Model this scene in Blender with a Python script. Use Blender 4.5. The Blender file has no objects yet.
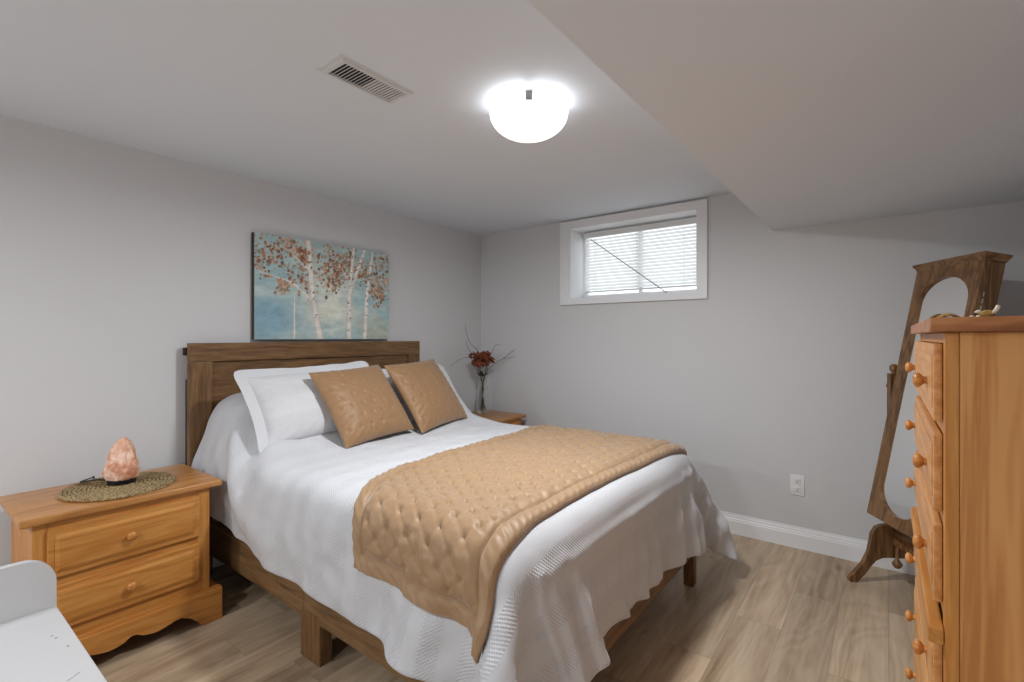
import bpy, bmesh, math, random
import numpy as np
from mathutils import Vector, Matrix, noise

random.seed(7)
PI = math.pi
C = bpy.context.scene.collection
scene = bpy.context.scene

# ---------------------------------------------------------------- camera
YAW = math.radians(37.48)
cam_data = bpy.data.cameras.new('camera')
cam_data.sensor_width = 36.0
cam_data.lens = 488.0 / 1024.0 * 36.0
cam_data.shift_y = -4.0 / 1024.0
cam_data.clip_start = 0.02
cam = bpy.data.objects.new('camera', cam_data)
C.objects.link(cam)
cam.location = (2.904, -3.328, 1.25)
cam.rotation_euler = (PI / 2, 0, YAW)
scene.camera = cam

# ---------------------------------------------------------------- world, exposure
world = bpy.data.worlds.new('daylight')
scene.world = world
world.use_nodes = True
wb = world.node_tree.nodes['Background']
wb.inputs['Color'].default_value = (0.93, 0.97, 1.0, 1)
wb.inputs['Strength'].default_value = 2.1
vs = scene.view_settings
vs.view_transform = 'Standard'
vs.look = 'None'
vs.gamma = 1.0
vs.use_curve_mapping = False
vs.exposure = 0.0
LAMP_GLOW = 1.2             # glowing glass of the ceiling lamps
LAMP_WATTS = 27.0           # light thrown down by the lamp over the bed
FILL_LAMP_WATTS = 22.0          # and by each of the two added fill lamps behind the camera

# ---------------------------------------------------------------- helpers
WORLD_LOC = {}


def empty(name, loc, label=None, cat=None, group=None):
    o = bpy.data.objects.new(name, None)
    o.empty_display_size = 0.1
    C.objects.link(o)
    o.location = loc
    WORLD_LOC[o.name] = Vector(loc)
    tag(o, label, cat, group)
    return o


def tag(o, label=None, cat=None, group=None, kind=None):
    if label:
        o['label'] = label
    if cat:
        o['category'] = cat
    if group:
        o['group'] = group
    if kind:
        o['kind'] = kind
    return o


def obj(name, bm, mat, parent=None, smooth=False, loc=None):
    """link a bmesh given in world coordinates as one object"""
    if parent is not None:
        org = WORLD_LOC[parent.name]
    elif loc is not None:
        org = Vector(loc)
    else:
        org = Vector((0, 0, 0))
    bmesh.ops.translate(bm, verts=bm.verts, vec=-org)
    me = bpy.data.meshes.new(name)
    bm.normal_update()
    bm.to_mesh(me)
    bm.free()
    if smooth:
        for p in me.polygons:
            p.use_smooth = True
        try:
            me.set_sharp_from_angle(angle=math.radians(40))
        except Exception:
            pass
    if mat:
        me.materials.append(mat)
    o = bpy.data.objects.new(name, me)
    C.objects.link(o)
    if parent is not None:
        o.parent = parent
    elif loc is not None:
        o.location = loc
    WORLD_LOC[o.name] = org
    return o


def merge(bm, other):
    me = bpy.data.meshes.new('tmp')
    other.to_mesh(me)
    other.free()
    bm.from_mesh(me)
    bpy.data.meshes.remove(me)


def box(bm, x0, x1, y0, y1, z0, z1, bev=0.0, seg=2, mtx=None):
    b = bmesh.new()
    vs_ = [b.verts.new((x, y, z)) for x in (x0, x1) for y in (y0, y1) for z in (z0, z1)]
    for f in ((0, 1, 3, 2), (4, 6, 7, 5), (0, 4, 5, 1), (2, 3, 7, 6), (0, 2, 6, 4), (1, 5, 7, 3)):
        b.faces.new([vs_[i] for i in f])
    bmesh.ops.recalc_face_normals(b, faces=b.faces)
    if bev > 0:
        bmesh.ops.bevel(b, geom=list(b.edges), offset=bev, segments=seg, profile=0.6, affect='EDGES')
    if mtx is not None:
        bmesh.ops.transform(b, matrix=mtx, verts=b.verts)
    merge(bm, b)
    return bm


def prism(bm, poly, t0, t1, axis='x', bev=0.0, mtx=None):
    """extrude a 2D polygon; axis x: poly=(y,z); axis y: (x,z); axis z: (x,y)"""
    b = bmesh.new()

    def P(a, c, t):
        return {'x': (t, a, c), 'y': (a, t, c), 'z': (a, c, t)}[axis]
    v0 = [b.verts.new(P(a, c, t0)) for a, c in poly]
    v1 = [b.verts.new(P(a, c, t1)) for a, c in poly]
    n = len(poly)
    b.faces.new(v0)
    b.faces.new(v1[::-1])
    for i in range(n):
        b.faces.new((v0[i], v1[i], v1[(i + 1) % n], v0[(i + 1) % n]))
    bmesh.ops.recalc_face_normals(b, faces=b.faces)
    if bev > 0:
        caps = [e for e in b.edges if abs(e.calc_face_angle(0)) > 1.2 and len(e.link_faces) == 2 and
                any(len(f.verts) > 4 for f in e.link_faces)]
        bmesh.ops.bevel(b, geom=caps, offset=bev, segments=2, profile=0.6, affect='EDGES')
    bmesh.ops.triangulate(b, faces=[f for f in b.faces if len(f.verts) > 4])
    if mtx is not None:
        bmesh.ops.transform(b, matrix=mtx, verts=b.verts)
    merge(bm, b)
    return bm


def ring(bm, outer, inner, t0, t1, mtx=None):
    """frame between two closed outlines with equal point counts, in (x,z), extruded along y t0..t1"""
    b = bmesh.new()
    n = len(outer)
    L = []
    for t in (t0, t1):
        L.append([b.verts.new((p[0], t, p[1])) for p in outer])
        L.append([b.verts.new((p[0], t, p[1])) for p in inner])
    o0, i0, o1, i1 = L
    for k in range(n):
        m = (k + 1) % n
        b.faces.new((o0[k], o0[m], i0[m], i0[k]))
        b.faces.new((o1[k], i1[k], i1[m], o1[m]))
        b.faces.new((o0[k], o1[k], o1[m], o0[m]))
        b.faces.new((i0[k], i0[m], i1[m], i1[k]))
    bmesh.ops.recalc_face_normals(b, faces=b.faces)
    if mtx is not None:
        bmesh.ops.transform(b, matrix=mtx, verts=b.verts)
    merge(bm, b)
    return bm


def lathe(bm, prof, loc=(0, 0, 0), axis=(0, 0, 1), seg=24):
    """prof: list of (r, h) from bottom to top, revolved round axis"""
    b = bmesh.new()
    rings = []
    for r, h in prof:
        if r < 1e-6:
            rings.append([b.verts.new((0, 0, h))])
        else:
            rings.append([b.verts.new((r * math.cos(2 * PI * k / seg), r * math.sin(2 * PI * k / seg), h)) for k in range(seg)])
    for a, c in zip(rings[:-1], rings[1:]):
        for k in range(seg):
            m = (k + 1) % seg
            if len(a) == 1 and len(c) == 1:
                continue
            if len(a) == 1:
                b.faces.new((a[0], c[m], c[k]))
            elif len(c) == 1:
                b.faces.new((a[k], a[m], c[0]))
            else:
                b.faces.new((a[k], a[m], c[m], c[k]))
    bmesh.ops.recalc_face_normals(b, faces=b.faces)
    q = Vector((0, 0, 1)).rotation_difference(Vector(axis).normalized())
    m4 = Matrix.Translation(loc) @ q.to_matrix().to_4x4()
    bmesh.ops.transform(b, matrix=m4, verts=b.verts)
    merge(bm, b)
    return bm


def tube(bm, pts, r, seg=8, closed=False):
    """round tube through points; r a number or one per point"""
    b = bmesh.new()
    pts = [Vector(p) for p in pts]
    n = len(pts)
    rr = r if isinstance(r, (list, tuple)) else [r] * n
    prev = None
    rings = []
    for i, p in enumerate(pts):
        if closed:
            d = pts[(i + 1) % n] - pts[i - 1]
        else:
            d = pts[min(i + 1, n - 1)] - pts[max(i - 1, 0)]
        d.normalize()
        if prev is None:
            up = Vector((0, 0, 1)) if abs(d.z) < 0.9 else Vector((1, 0, 0))
            a = d.cross(up).normalized()
        else:
            a = (prev - d * prev.dot(d)).normalized()
        prev = a
        c = d.cross(a)
        rings.append([b.verts.new(p + (a * math.cos(2 * PI * k / seg) + c * math.sin(2 * PI * k / seg)) * rr[i]) for k in range(seg)])
    m = n if closed else n - 1
    for i in range(m):
        A, B = rings[i], rings[(i + 1) % n]
        for k in range(seg):
            j = (k + 1) % seg
            b.faces.new((A[k], A[j], B[j], B[k]))
    if not closed:
        b.faces.new(rings[0][::-1])
        b.faces.new(rings[-1])
    bmesh.ops.recalc_face_normals(b, faces=b.faces)
    merge(bm, b)
    return bm


def spline(P_, k=5):
    """Catmull-Rom points through P_"""
    P_ = [Vector(p) for p in P_]
    out_ = []
    for i in range(len(P_) - 1):
        p0, p1, p2, p3 = P_[max(i - 1, 0)], P_[i], P_[i + 1], P_[min(i + 2, len(P_) - 1)]
        for q in range(k):
            f = q / k
            out_.append(0.5 * ((2 * p1) + (p2 - p0) * f + (2 * p0 - 5 * p1 + 4 * p2 - p3) * f * f + (3 * p1 - p0 - 3 * p2 + p3) * f ** 3))
    out_.append(P_[-1])
    return out_


def grid_mesh(bm, P, UV=None):
    """P: array (n,m,3); UV: array (n,m,2) written to a UV layer"""
    n, m = P.shape[:2]
    v = [[bm.verts.new(P[i, j]) for j in range(m)] for i in range(n)]
    uvl = bm.loops.layers.uv.new('UVMap') if UV is not None else None
    for i in range(n - 1):
        for j in range(m - 1):
            f = bm.faces.new((v[i][j], v[i + 1][j], v[i + 1][j + 1], v[i][j + 1]))
            if uvl:
                for lp, (a, c) in zip(f.loops, ((i, j), (i + 1, j), (i + 1, j + 1), (i, j + 1))):
                    lp[uvl].uv = UV[a, c]
    return bm


def copy_thing(src, loc, label, group=None):
    r = src.copy()
    C.objects.link(r)
    r.location = loc
    r['label'] = label
    for ch in list(src.children):
        c = ch.copy()
        C.objects.link(c)
        c.parent = r
        for g in list(ch.children):
            d = g.copy()
            C.objects.link(d)
            d.parent = c
    return r


def NB():
    return bmesh.new()


# ---------------------------------------------------------------- materials
class Nodes:
    def __init__(self, name, rough=0.5, spec=0.4):
        self.m = bpy.data.materials.new(name)
        self.m.use_nodes = True
        self.t = self.m.node_tree
        self.b = self.t.nodes['Principled BSDF']
        self.b.inputs['Roughness'].default_value = rough
        self.b.inputs['Specular IOR Level'].default_value = spec

    def n(self, typ, **kw):
        nd = self.t.nodes.new(typ)
        for k, v in kw.items():
            setattr(nd, k, v)
        return nd

    def l(self, a, b):
        self.t.links.new(a, b)

    def math(self, op, a, b=None, clamp=False):
        nd = self.n('ShaderNodeMath', operation=op, use_clamp=clamp)
        for i, x in enumerate((a, b)):
            if x is None:
                continue
            if isinstance(x, (int, float)):
                nd.inputs[i].default_value = x
            else:
                self.l(x, nd.inputs[i])
        return nd.outputs[0]

    def ramp(self, fac, stops):
        r = self.n('ShaderNodeValToRGB')
        while len(r.color_ramp.elements) < len(stops):
            r.color_ramp.elements.new(0.5)
        for e, (p, c) in zip(r.color_ramp.elements, stops):
            e.position = p
            e.color = (*c, 1) if len(c) == 3 else c
        self.l(fac, r.inputs[0])
        return r.outputs[0]

    def mix(self, fac, a, b, mode='MIX'):
        nd = self.n('ShaderNodeMix', data_type='RGBA', blend_type=mode)
        for sock, x in ((nd.inputs[0], fac), (nd.inputs[6], a), (nd.inputs[7], b)):
            if isinstance(x, (int, float)):
                sock.default_value = x
            elif isinstance(x, tuple):
                sock.default_value = (*x, 1) if len(x) == 3 else x
            else:
                self.l(x, sock)
        return nd.outputs[2]

    def coords(self, kind='Object', scale=(1, 1, 1), loc=(0, 0, 0)):
        tc = self.n('ShaderNodeTexCoord')
        mp = self.n('ShaderNodeMapping')
        mp.inputs['Scale'].default_value = scale
        mp.inputs['Location'].default_value = loc
        self.l(tc.outputs[kind], mp.inputs[0])
        return mp.outputs[0]

    def noise(self, vec, scale, detail=3, rough=0.55, w=None, dist=0.0):
        nd = self.n('ShaderNodeTexNoise', noise_dimensions='4D' if w is not None else '3D')
        nd.inputs['Scale'].default_value = scale
        nd.inputs['Detail'].default_value = detail
        nd.inputs['Roughness'].default_value = rough
        nd.inputs['Distortion'].default_value = dist
        self.l(vec, nd.inputs['Vector'])
        if w is not None:
            self.l(w, nd.inputs['W'])
        return nd.outputs[0]

    def bump(self, h, strength=0.3, dist=0.01, normal=None):
        nd = self.n('ShaderNodeBump')
        nd.inputs['Strength'].default_value = strength
        nd.inputs['Distance'].default_value = dist
        self.l(h, nd.inputs['Height'])
        if normal is not None:
            self.l(normal, nd.inputs['Normal'])
        self.l(nd.outputs[0], self.b.inputs['Normal'])
        return nd.outputs[0]

    def col(self, c):
        if isinstance(c, tuple):
            self.b.inputs['Base Color'].default_value = (*c, 1)
        else:
            self.l(c, self.b.inputs['Base Color'])
        return self.m


def s2l(r, g, b):
    f = lambda c: (c / 255 / 12.92) if c / 255 <= 0.04045 else ((c / 255 + 0.055) / 1.055) ** 2.4
    return (f(r), f(g), f(b))


def plain(name, c, rough=0.5, spec=0.4, metal=0.0):
    k = Nodes(name, rough, spec)
    k.b.inputs['Metallic'].default_value = metal
    return k.col(c)


def paint(name, c, rough=0.6, bump=0.06, scale=180):
    k = Nodes(name, rough, 0.3)
    v = k.coords()
    h = k.noise(v, scale, 2)
    k.bump(h, bump, 0.002)
    big = k.noise(v, 1.3, 2)
    d = tuple(x * 0.96 for x in c)
    return k.col(k.mix(big, d, c))


def wood(name, dark, mid, light, axis='y', fine=60, rough=0.38, knots=0.0, wave=0.55, spec=0.4):
    """long grain along axis, board to board variation through the object's own random number"""
    k = Nodes(name, rough, spec)
    st = {'x': (0.09, 1, 1), 'y': (1, 0.09, 1), 'z': (1, 1, 0.09)}[axis]
    oi = k.n('ShaderNodeObjectInfo')
    w = k.math('MULTIPLY', oi.outputs['Random'], 37.0)
    v = k.coords('Object', st)
    a = k.noise(v, 9, 4, 0.6, w, 0.8)
    wv = k.math('SINE', k.math('MULTIPLY', a, 42.0))
    wv = k.math('ADD', k.math('MULTIPLY', wv, 0.5), 0.5)
    f = k.noise(v, fine, 4, 0.65, w)
    g = k.math('ADD', k.math('MULTIPLY', wv, wave * 0.5), k.math('MULTIPLY', f, 1 - wave * 0.5))
    c = k.ramp(g, [(0.27, dark), (0.48, mid), (0.70, light)])
    b = k.noise(k.coords('Object', (1, 1, 1)), 2.3, 2, 0.5, w)
    c = k.mix(k.math('MULTIPLY', b, 0.5), c, tuple(x * 0.72 for x in mid))
    if knots > 0:
        st2 = {'x': (2.2, 6, 6), 'y': (6, 2.2, 6), 'z': (6, 6, 2.2)}[axis]
        vo = k.n('ShaderNodeTexVoronoi', voronoi_dimensions='4D')
        vo.inputs['Scale'].default_value = 1.0
        k.l(k.coords('Object', st2), vo.inputs['Vector'])
        k.l(w, vo.inputs['W'])
        kn = k.ramp(vo.outputs['Distance'], [(0.0, (1, 1, 1)), (knots, (0.8, 0.8, 0.8)), (knots * 2.4, (0, 0, 0))])
        c = k.mix(k.math('MULTIPLY', kn, 0.75), c, tuple(x * 0.28 for x in dark))
    k.bump(f, 0.08, 0.002)
    k.l(k.math('ADD', k.math('MULTIPLY', f, 0.15), rough - 0.07), k.b.inputs['Roughness'])
    return k.col(c)


PINE = (s2l(182, 116, 52), s2l(200, 135, 66), s2l(212, 152, 82))
pine_y = wood('orange_pine_along_y', *PINE, axis='y', knots=0.05)
pine_z = wood('orange_pine_upright', *PINE, axis='z', knots=0.05)
pine_x = wood('orange_pine_along_x', *PINE, axis='x', knots=0.05)
PTOP = (s2l(158, 102, 48), s2l(186, 128, 70), s2l(202, 146, 88))
pine_top = wood('orange_pine_top', *PTOP, axis='y', knots=0.04, rough=0.3)
pine_knob = wood('turned_pine', s2l(176, 112, 54), s2l(204, 138, 72), s2l(216, 156, 92), axis='x', rough=0.28)
oak_y = wood('brown_oak_along_y', s2l(70, 48, 27), s2l(118, 86, 54), s2l(150, 113, 73), axis='y', fine=90, rough=0.45, wave=0.3)
oak_z = wood('brown_oak_upright', s2l(70, 48, 27), s2l(118, 86, 54), s2l(150, 113, 73), axis='z', fine=90, rough=0.45, wave=0.3)
oak_x = wood('brown_oak_along_x', s2l(76, 55, 34), s2l(126, 96, 64), s2l(154, 122, 84), axis='x', fine=90, rough=0.45, wave=0.3)
walnut_z = wood('walnut_upright', s2l(80, 54, 30), s2l(128, 92, 57), s2l(156, 116, 76), axis='z', fine=80, rough=0.35)
walnut_x = wood('walnut_along_x', s2l(80, 54, 30), s2l(128, 92, 57), s2l(156, 116, 76), axis='x', fine=80, rough=0.35)
dark_wood = plain('dark_back_wood', s2l(40, 28, 18), 0.6)
black = plain('black_plastic', s2l(18, 18, 18), 0.5)
white_trim = paint('white_trim_paint', s2l(244, 245, 247), 0.35, 0.02)
wall_paint = paint('grey_wall_paint', s2l(217, 217, 218), 0.6)
ceil_paint = paint('white_ceiling_paint', s2l(232, 238, 246), 0.75, 0.05)
vent_metal = plain('white_vent_enamel', s2l(222, 223, 222), 0.45)
dark_hole = plain('dark_duct', s2l(46, 45, 44), 0.8)
chrome = plain('brushed_nickel', (0.55, 0.54, 0.52), 0.3, 0.5, 1.0)
plastic_white = plain('white_plastic', s2l(236, 236, 234), 0.35)


def floor_material():
    k = Nodes('grey_oak_planks', 0.42, 0.35)
    tc = k.n('ShaderNodeTexCoord')
    sp = k.n('ShaderNodeSeparateXYZ')
    k.l(tc.outputs['Object'], sp.inputs[0])
    W, L = 0.182, 1.22
    px = k.math('DIVIDE', sp.outputs[0], W)
    ix = k.math('FLOOR', px)
    fx = k.math('SUBTRACT', px, ix)
    wn = k.n('ShaderNodeTexWhiteNoise', noise_dimensions='1D')
    k.l(ix, wn.inputs['W'])
    py = k.math('ADD', k.math('DIVIDE', sp.outputs[1], L), wn.outputs['Value'])
    iy = k.math('FLOOR', py)
    fy = k.math('SUBTRACT', py, iy)
    wn2 = k.n('ShaderNodeTexWhiteNoise', noise_dimensions='2D')
    cb = k.n('ShaderNodeCombineXYZ')
    k.l(ix, cb.inputs[0])
    k.l(iy, cb.inputs[1])
    k.l(cb.outputs[0], wn2.inputs['Vector'])
    rnd = wn2.outputs['Value']
    w = k.math('MULTIPLY', rnd, 53.0)
    v = k.coords('Object', (1, 0.075, 1))
    big = k.noise(v, 8, 4, 0.6, w, 0.9)
    ringn = k.noise(k.coords('Object', (1, 0.22, 1)), 3.0, 3, 0.5, w, 0.6)
    rw = k.math('ADD', k.math('MULTIPLY', k.math('SINE', k.math('MULTIPLY', ringn, 90.0)), 0.5), 0.5)
    fine = k.noise(v, 55, 4, 0.65, w)
    g = k.math('ADD', k.math('MULTIPLY', big, 0.62), k.math('MULTIPLY', fine, 0.30))
    g = k.math('ADD', g, k.math('MULTIPLY', rw, 0.05))
    c = k.ramp(g, [(0.30, s2l(132, 110, 87)), (0.43, s2l(170, 148, 122)), (0.54, s2l(192, 171, 145)), (0.70, s2l(210, 193, 169))])
    tone = k.ramp(rnd, [(0.0, (0.66, 0.64, 0.62)), (0.5, (0.94, 0.92, 0.90)), (1.0, (1.16, 1.13, 1.10))])
    c = k.mix(1.0, c, tone, 'MULTIPLY')
    vo = k.n('ShaderNodeTexVoronoi', voronoi_dimensions='4D')
    vo.inputs['Scale'].default_value = 1.0
    k.l(k.coords('Object', (6.5, 2.6, 1)), vo.inputs['Vector'])
    k.l(w, vo.inputs['W'])
    kn = k.ramp(vo.outputs['Distance'], [(0.0, (1, 1, 1)), (0.07, (0.5, 0.5, 0.5)), (0.17, (0, 0, 0))])
    c = k.mix(k.math('MULTIPLY', kn, 0.7), c, s2l(78, 60, 44))
    e1 = k.math('MINIMUM', fx, k.math('SUBTRACT', 1.0, fx))
    e1 = k.math('MULTIPLY', e1, W)
    e2 = k.math('MINIMUM', fy, k.math('SUBTRACT', 1.0, fy))
    e2 = k.math('MULTIPLY', e2, L)
    e = k.math('MINIMUM', e1, e2)
    groove = k.math('SUBTRACT', 1.0, k.math('DIVIDE', e, 0.0022, clamp=True), clamp=True)
    c = k.mix(k.math('MULTIPLY', groove, 0.35), c, s2l(70, 56, 44))
    h = k.math('SUBTRACT', k.math('MULTIPLY', fine, 0.25), groove)
    k.bump(h, 0.18, 0.002)
    k.l(k.math('ADD', k.math('MULTIPLY', fine, 0.2), 0.3), k.b.inputs['Roughness'])
    return k.col(c)


def bedding_material(name, c, pitch=0.128, duty=0.5, du=0.014, dv=0.011, strength=0.40):
    """white cotton with raised waffle bands; U runs along the bed in metres, V across it"""
    k = Nodes(name, 0.75, 0.25)
    k.b.inputs['Sheen Weight'].default_value = 0.15
    tc = k.n('ShaderNodeTexCoord')
    sp = k.n('ShaderNodeSeparateXYZ')
    k.l(tc.outputs['UV'], sp.inputs[0])
    u, v = sp.outputs[0], sp.outputs[1]
    fr = k.math('FRACT', k.math('DIVIDE', u, pitch))
    band = k.math('LESS_THAN', fr, duty)
    su = k.math('SINE', k.math('MULTIPLY', u, 2 * PI / du))
    sv = k.math('SINE', k.math('MULTIPLY', v, 2 * PI / dv))
    wf = k.math('MULTIPLY', su, sv)
    wf = k.math('MULTIPLY', wf, band)
    crease = k.noise(k.coords('Object', (1, 1, 1)), 9, 4, 0.6)
    hh = k.math('ADD', k.math('MULTIPLY', wf, 0.5), k.math('MULTIPLY', crease, 1.6))
    k.bump(hh, strength, 0.006)
    dark = tuple(x * 0.80 for x in c)
    pit = k.math('MULTIPLY', k.math('LESS_THAN', wf, -0.35), 0.10)
    return k.col(k.mix(pit, c, dark))


def satin_material(name, c, c2, rough=0.42):
    k = Nodes(name, rough, 0.36)
    k.b.inputs['Sheen Weight'].default_value = 0.4
    k.b.inputs['Sheen Roughness'].default_value = 0.4
    v = k.coords('Object', (1, 1, 1))
    n1 = k.noise(v, 34, 3, 0.55)
    th = k.noise(k.coords('Object', (30, 260, 260)), 1.0, 2)
    k.bump(k.math('ADD', k.math('MULTIPLY', n1, 1.0), k.math('MULTIPLY', th, 0.1)), 0.3, 0.004)
    return k.col(k.mix(n1, c, c2))


floor_mat = floor_material()
duvet_mat = bedding_material('white_waffle_stripe_cotton', s2l(206, 207, 210))
sham_mat = bedding_material('white_waffle_sham_cotton', s2l(208, 208, 210), pitch=0.17, duty=0.42)
throw_mat = satin_material('gold_satin', s2l(152, 120, 87), s2l(172, 140, 105), 0.5)
cushion_mat = satin_material('bronze_satin', s2l(142, 107, 72), s2l(156, 121, 85), 0.5)

# ================================================================ THE ROOM
X1, YF, H = 3.50, -5.2, 2.167
SOF_X, SOF_Z = 2.354, 1.90
T = 0.25


def struct(name, bm, mat, parent=None, smooth=False):
    o = obj(name, bm, mat, parent, smooth)
    o['kind'] = 'structure'
    return o


b = box(NB(), -T, X1 + T, YF - T, T, -0.1, 0)
struct('floor', b, floor_mat)
b = box(NB(), -T, X1 + T, YF - T, T, H, H + 0.1)
struct('ceiling', b, ceil_paint)
b = box(NB(), SOF_X, X1, YF, 0, SOF_Z, H)
struct('ceiling_bulkhead', b, ceil_paint)
b = box(NB(), -T, 0, YF - T, T, 0, H)
struct('wall_left', b, wall_paint)
b = box(NB(), X1, X1 + T, YF - T, T, 0, H)
struct('wall_right', b, wall_paint)
b = box(NB(), 0, X1, YF - T, YF, 0, H)
struct('wall_front', b, wall_paint)
# back wall with the window opening
WX0, WX1, WZ0, WZ1 = 0.925, 1.915, 1.545, 2.108
b = NB()
box(b, 0, WX0, 0, T, 0, H)
box(b, WX1, X1, 0, T, 0, H)
box(b, WX0, WX1, 0, T, 0, WZ0)
box(b, WX0, WX1, 0, T, WZ1, H)
struct('wall_back', b, wall_paint)


def baseboard(name, along, a0, a1, fixed, sgn):
    """colonial profile, 126 mm tall"""
    prof = [(0, 0), (0.014, 0), (0.014, 0.082), (0.0115, 0.086), (0.0115, 0.094), (0.008, 0.099), (0.0075, 0.108), (0.004, 0.117), (0.003, 0.126), (0, 0.126)]
    b = NB()
    if along == 'x':
        prism(b, [(fixed + sgn * d, z) for d, z in prof], a0, a1, 'x')
    else:
        prism(b, [(fixed + sgn * d, z) for d, z in prof], a0, a1, 'y')
    return struct(name, b, white_trim)


baseboard('baseboard_back', 'x', 0.0, X1, 0, -1)
baseboard('baseboard_left', 'y', YF, 0, 0, 1)
baseboard('baseboard_right', 'y', YF, 0, X1, -1)

# window: casing, jamb liner, sash and glass
win = empty('window_1', (1.42, 0, 1.5))
win['kind'] = 'structure'


def rect(x0, x1, z0, z1):
    return [(x0, z0), (x1, z0), (x1, z1), (x0, z1)]


b = NB()
CX0, CX1, CZ0, CZ1 = 0.85, 1.975, 1.503, 2.153
ring(b, rect(CX0, CX1, CZ0, CZ1), rect(CX0 + 0.012, CX1 - 0.012, CZ0 + 0.012, CZ1 - 0.012), -0.024, 0)
ring(b, rect(CX0 + 0.012, CX1 - 0.012, CZ0 + 0.012, CZ1 - 0.012), rect(CX0 + 0.034, CX1 - 0.034, CZ0 + 0.03, CZ1 - 0.026), -0.019, 0)
ring(b, rect(CX0 + 0.034, CX1 - 0.034, CZ0 + 0.03, CZ1 - 0.026), rect(CX0 + 0.062, CX1 - 0.062, CZ0 + 0.046, CZ1 - 0.04), -0.014, 0)
ring(b, rect(CX0 + 0.062, CX1 - 0.062, CZ0 + 0.046, CZ1 - 0.04), rect(WX0 + 0.01, WX1 - 0.01, WZ0 + 0.008, WZ1 - 0.008), -0.010, 0)
struct('window_casing', b, white_trim, win)
b = NB()
ring(b, rect(WX0, WX1, WZ0, WZ1), rect(WX0 + 0.012, WX1 - 0.012, WZ0 + 0.010, WZ1 - 0.010), -0.008, T)
struct('window_jamb', b, white_trim, win)
b = NB()
ring(b, rect(WX0 + 0.012, WX1 - 0.012, WZ0 + 0.01, WZ1 - 0.01), rect(WX0 + 0.045, WX1 - 0.045, WZ0 + 0.045, WZ1 - 0.045), 0.205, 0.245)
box(b, 1.405, 1.435, 0.21, 0.24, WZ0 + 0.04, WZ1 - 0.04)
struct('window_sash', b, white_trim, win)
k = Nodes('window_glass', 0.02, 0.5)
k.b.inputs['Transmission Weight'].default_value = 1.0
k.b.inputs['IOR'].default_value = 1.02
glass_mat = k.col((0.95, 0.97, 0.97))
b = box(NB(), WX0 + 0.045, WX1 - 0.045, 0.222, 0.226, WZ0 + 0.045, WZ1 - 0.045)
struct('window_pane', b, glass_mat, win)

# ================================================================ BLIND
k = Nodes('white_blind_slat', 0.5, 0.3)
k.col(s2l(240, 240, 240))
tr = k.n('ShaderNodeBsdfTranslucent')
tr.inputs[0].default_value = (0.9, 0.9, 0.9, 1)
mx = k.n('ShaderNodeMixShader')
mx.inputs[0].default_value = 0.45
k.l(k.b.outputs[0], mx.inputs[1])
k.l(tr.outputs[0], mx.inputs[2])
k.l(mx.outputs[0], k.t.nodes['Material Output'].inputs[0])
slat_mat = k.m
BX0, BX1 = 0.962, 1.862
blind = empty('window_blind', (1.41, 0.175, WZ1 - 0.01), 'white horizontal slat blind closed inside the small basement window', 'blind')
b = box(NB(), BX0, BX1, 0.155, 0.195, 2.045, 2.085, 0.003)
obj('headrail', b, plastic_white, blind)
b = NB()
z0, z1, NS = 1.622, 2.04, 17
for i in range(NS):
    z = z0 + (z1 - z0) * (i + 0.5) / NS
    a = math.radians(62)
    bb = NB()
    m = Matrix.Translation((0, 0.175, z)) @ Matrix.Rotation(a, 4, 'X')
    pts = []
    P = np.zeros((2, 5, 3))
    for q in range(5):
        t = (q / 4 - 0.5)
        p = m @ Vector((0, t * 0.0275, 0.0026 * (1 - 4 * t * t)))
        P[0, q] = (BX0 + 0.004, p.y, p.z)
        P[1, q] = (BX1 - 0.004, p.y, p.z)
    grid_mesh(bb, P)
    merge(b, bb)
o = obj('slats', b, slat_mat, blind, True)
b = box(NB(), BX0, BX1, 0.163, 0.187, 1.606, 1.619, 0.003)
obj('bottom_rail', b, plastic_white, blind)
for xx in (1.06, 1.412, 1.765):
    b = NB()
    tube(b, [(xx, 0.1615, 2.046), (xx, 0.1615, 1.615)], 0.0012, 5)
    tube(b, [(xx, 0.1885, 2.046), (xx, 0.1885, 1.615)], 0.0012, 5)
    obj('ladder_cord', b, plastic_white, blind)
b = NB()
tube(b, [(1.030, 0.148, 2.03), (1.655, 0.142, 1.565)], 0.0035, 6)
wand = obj('tilt_wand', b, plain('grey_wand', s2l(120, 120, 120), 0.4), blind)
wand['label'] = 'thin grey tilt wand'

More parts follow.
